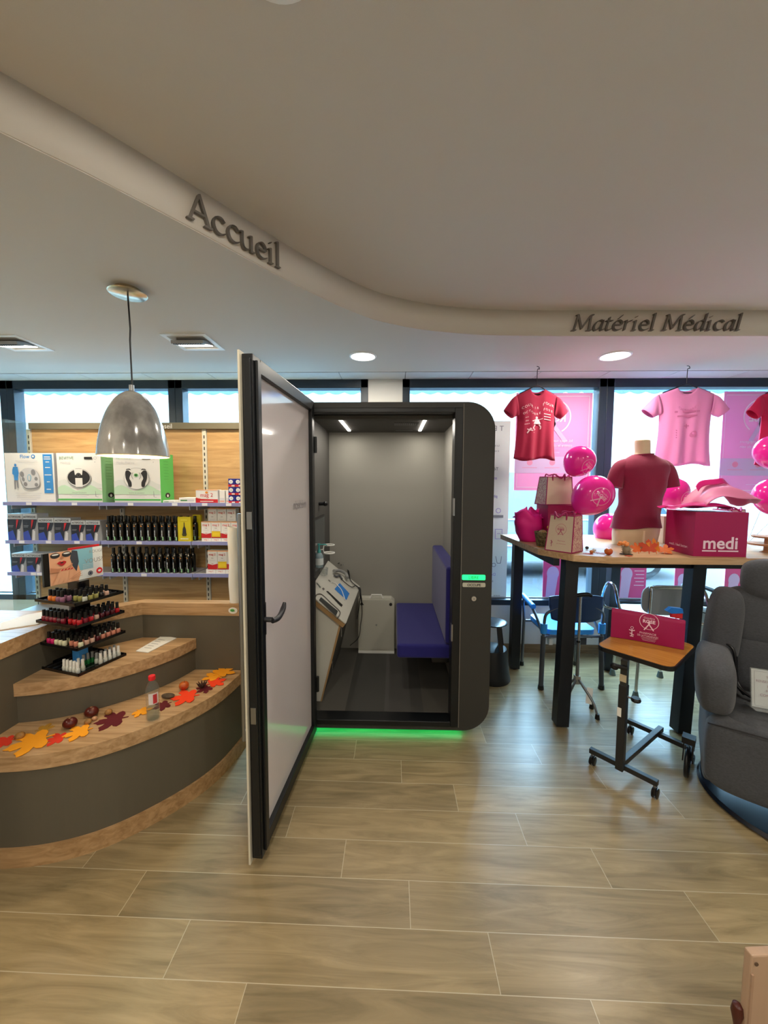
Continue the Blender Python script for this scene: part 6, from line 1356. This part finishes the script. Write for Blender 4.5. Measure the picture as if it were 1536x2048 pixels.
for a in ((.06, .04, .94, .046), (.06, .954, .94, .96), (.06, .04, .068, .96), (.932, .04, .94, .96)): d.rect(*a, mgrey, True)
d.mb.v = [tuple(Matrix.Rotation(-.18, 4, 'X') @ Vector(p)) for p in d.mb.v]; d.build('notice_print', t)
# rollator behind the recliner
wl0 = P(1384, 1562, Z=0); t = thing('rollator', 'black rollator walker whose front wheel shows left of the recliner', 'walker', (wl0.x, wl0.y+.04, 0), math.radians(48))
b = MB(); b.M = Matrix.Translation((0, 0, .085)) @ Matrix.Rotation(PI/2, 4, 'X') @ Matrix.Translation((0, 0, -.012))
b.tube([(.075*math.cos(a), .075*math.sin(a), .012) for a in [2*PI*i/36 for i in range(36)]], .0115, black, 10, closed=True); b.lathe([(0, 0), (.02, 0), (.02, .024), (0, .024)], black, n=16)
for i in range(5): a = i*2*PI/5; b.tube([(0, 0, .012), (.075*math.cos(a), .075*math.sin(a), .012)], .005, grey_p, 6)
b.build('wheel', t)
b = MB(); b.bar((0, -.022, .085), (.01, -.02, .20), .02, .006, black); b.bar((0, .022, .085), (.01, .02, .20), .02, .006, black); b.box(-.02, .04, -.03, .03, .195, .23, black); b.build('fork', t)
# ------------------------------------------------------------------ outside: van in the car park
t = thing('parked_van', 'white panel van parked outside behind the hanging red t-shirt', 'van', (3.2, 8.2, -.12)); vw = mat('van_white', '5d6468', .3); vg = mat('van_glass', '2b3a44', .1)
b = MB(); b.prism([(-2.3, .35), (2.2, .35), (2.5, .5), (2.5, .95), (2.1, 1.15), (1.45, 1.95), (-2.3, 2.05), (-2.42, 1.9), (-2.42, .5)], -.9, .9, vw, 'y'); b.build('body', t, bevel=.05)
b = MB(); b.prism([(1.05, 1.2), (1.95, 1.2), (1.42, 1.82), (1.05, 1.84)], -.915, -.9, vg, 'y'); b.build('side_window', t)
b = MB()
for z in (.62, 1.12): b.box(-2.3, 2.2, -.915, -.9, z, z+.02, mat('van_trim', '9aa7b0', .5))
b.build('side_moulding', t)
for x in (-1.5, 1.55):
    b = MB(); b.M = Matrix.Translation((x, -.86, .33)) @ Matrix.Rotation(PI/2, 4, 'X'); b.lathe([(0, -.1), (.33, -.1), (.34, -.02), (.30, .06), (0, .06)], black, n=28); b.lathe([(0, .065), (.19, .065), (.2, .05)], steel, n=20); b.build('wheel', t)
b = MB(); b.box(2.45, 2.56, -.9, .9, .35, .6, leg_g); b.build('bumper', t)
# low timber rail outside, seen slanting behind the mannequin
t = thing('timber_fence', 'slanting pale fence rail beyond the car park on the right', 'fence', (6.2, 10.2, -.12)); b = MB(); b.bar((-2.6, 0, 1.1), (2.0, 0, 1.75), .08, .06, mat('fence_grey', 'a7adb0', .7)); b.build('rail', t)
for x in (-2.2, -.3, 1.7): b = MB(); b.bar((x, 0, 0), (x, 0, 1.25+.14*(x+2.2)), .09, .09, mat('fence_grey', 'a7adb0', .7)); b.build('post', t)
# wooden stand at the lower right corner, close to the camera
w0 = P(1489, 2040, Y=.93); t = thing('wooden_display_block', 'corner of a pale wooden display stand at the lower right of the photo', 'display stand', (.925, .93, 0), math.radians(4))
z1 = P(1500, 1912, Y=.93).z
b = MB(); b.box(0, .30, 0, .022, 0, z1, mat('pale_beech', 'b99a80', .6, noise=.15, nscale=14, stretch=(1, 1, .1))); b.build('body', t, bevel=.004)
b = MB(); b.M = Matrix.Translation((.012, -.001, z1-.022)) @ Matrix.Rotation(PI/2, 4, 'X'); b.lathe([(0, .0015), (.005, .0015), (.005, 0)], mat('screw_brown', '5a4434', .5), n=14); b.build('screw', t)
b = MB(); b.box(.0, .006, -.004, .0, 0, z1-.05, mat('beech_strip', 'a88870', .6)); b.build('edge_strip', t)
p = P(1474, 2030, Y=.95); t = thing('small_flagpole_knob', 'dark red-brown rounded knob beside the wooden stand at the bottom edge', 'knob', (p.x, .95, 0))
kz = P(1474, 2003, Y=.95).z; MB().lathe([(.035, 0), (.035, .01), (.006, .015), (.006, kz-.07), (.010, kz-.05), (.014, kz-.03), (.011, kz-.01), (0, kz)], mat('knob_brown', '4a1c14', .4), n=20).build('post', t)
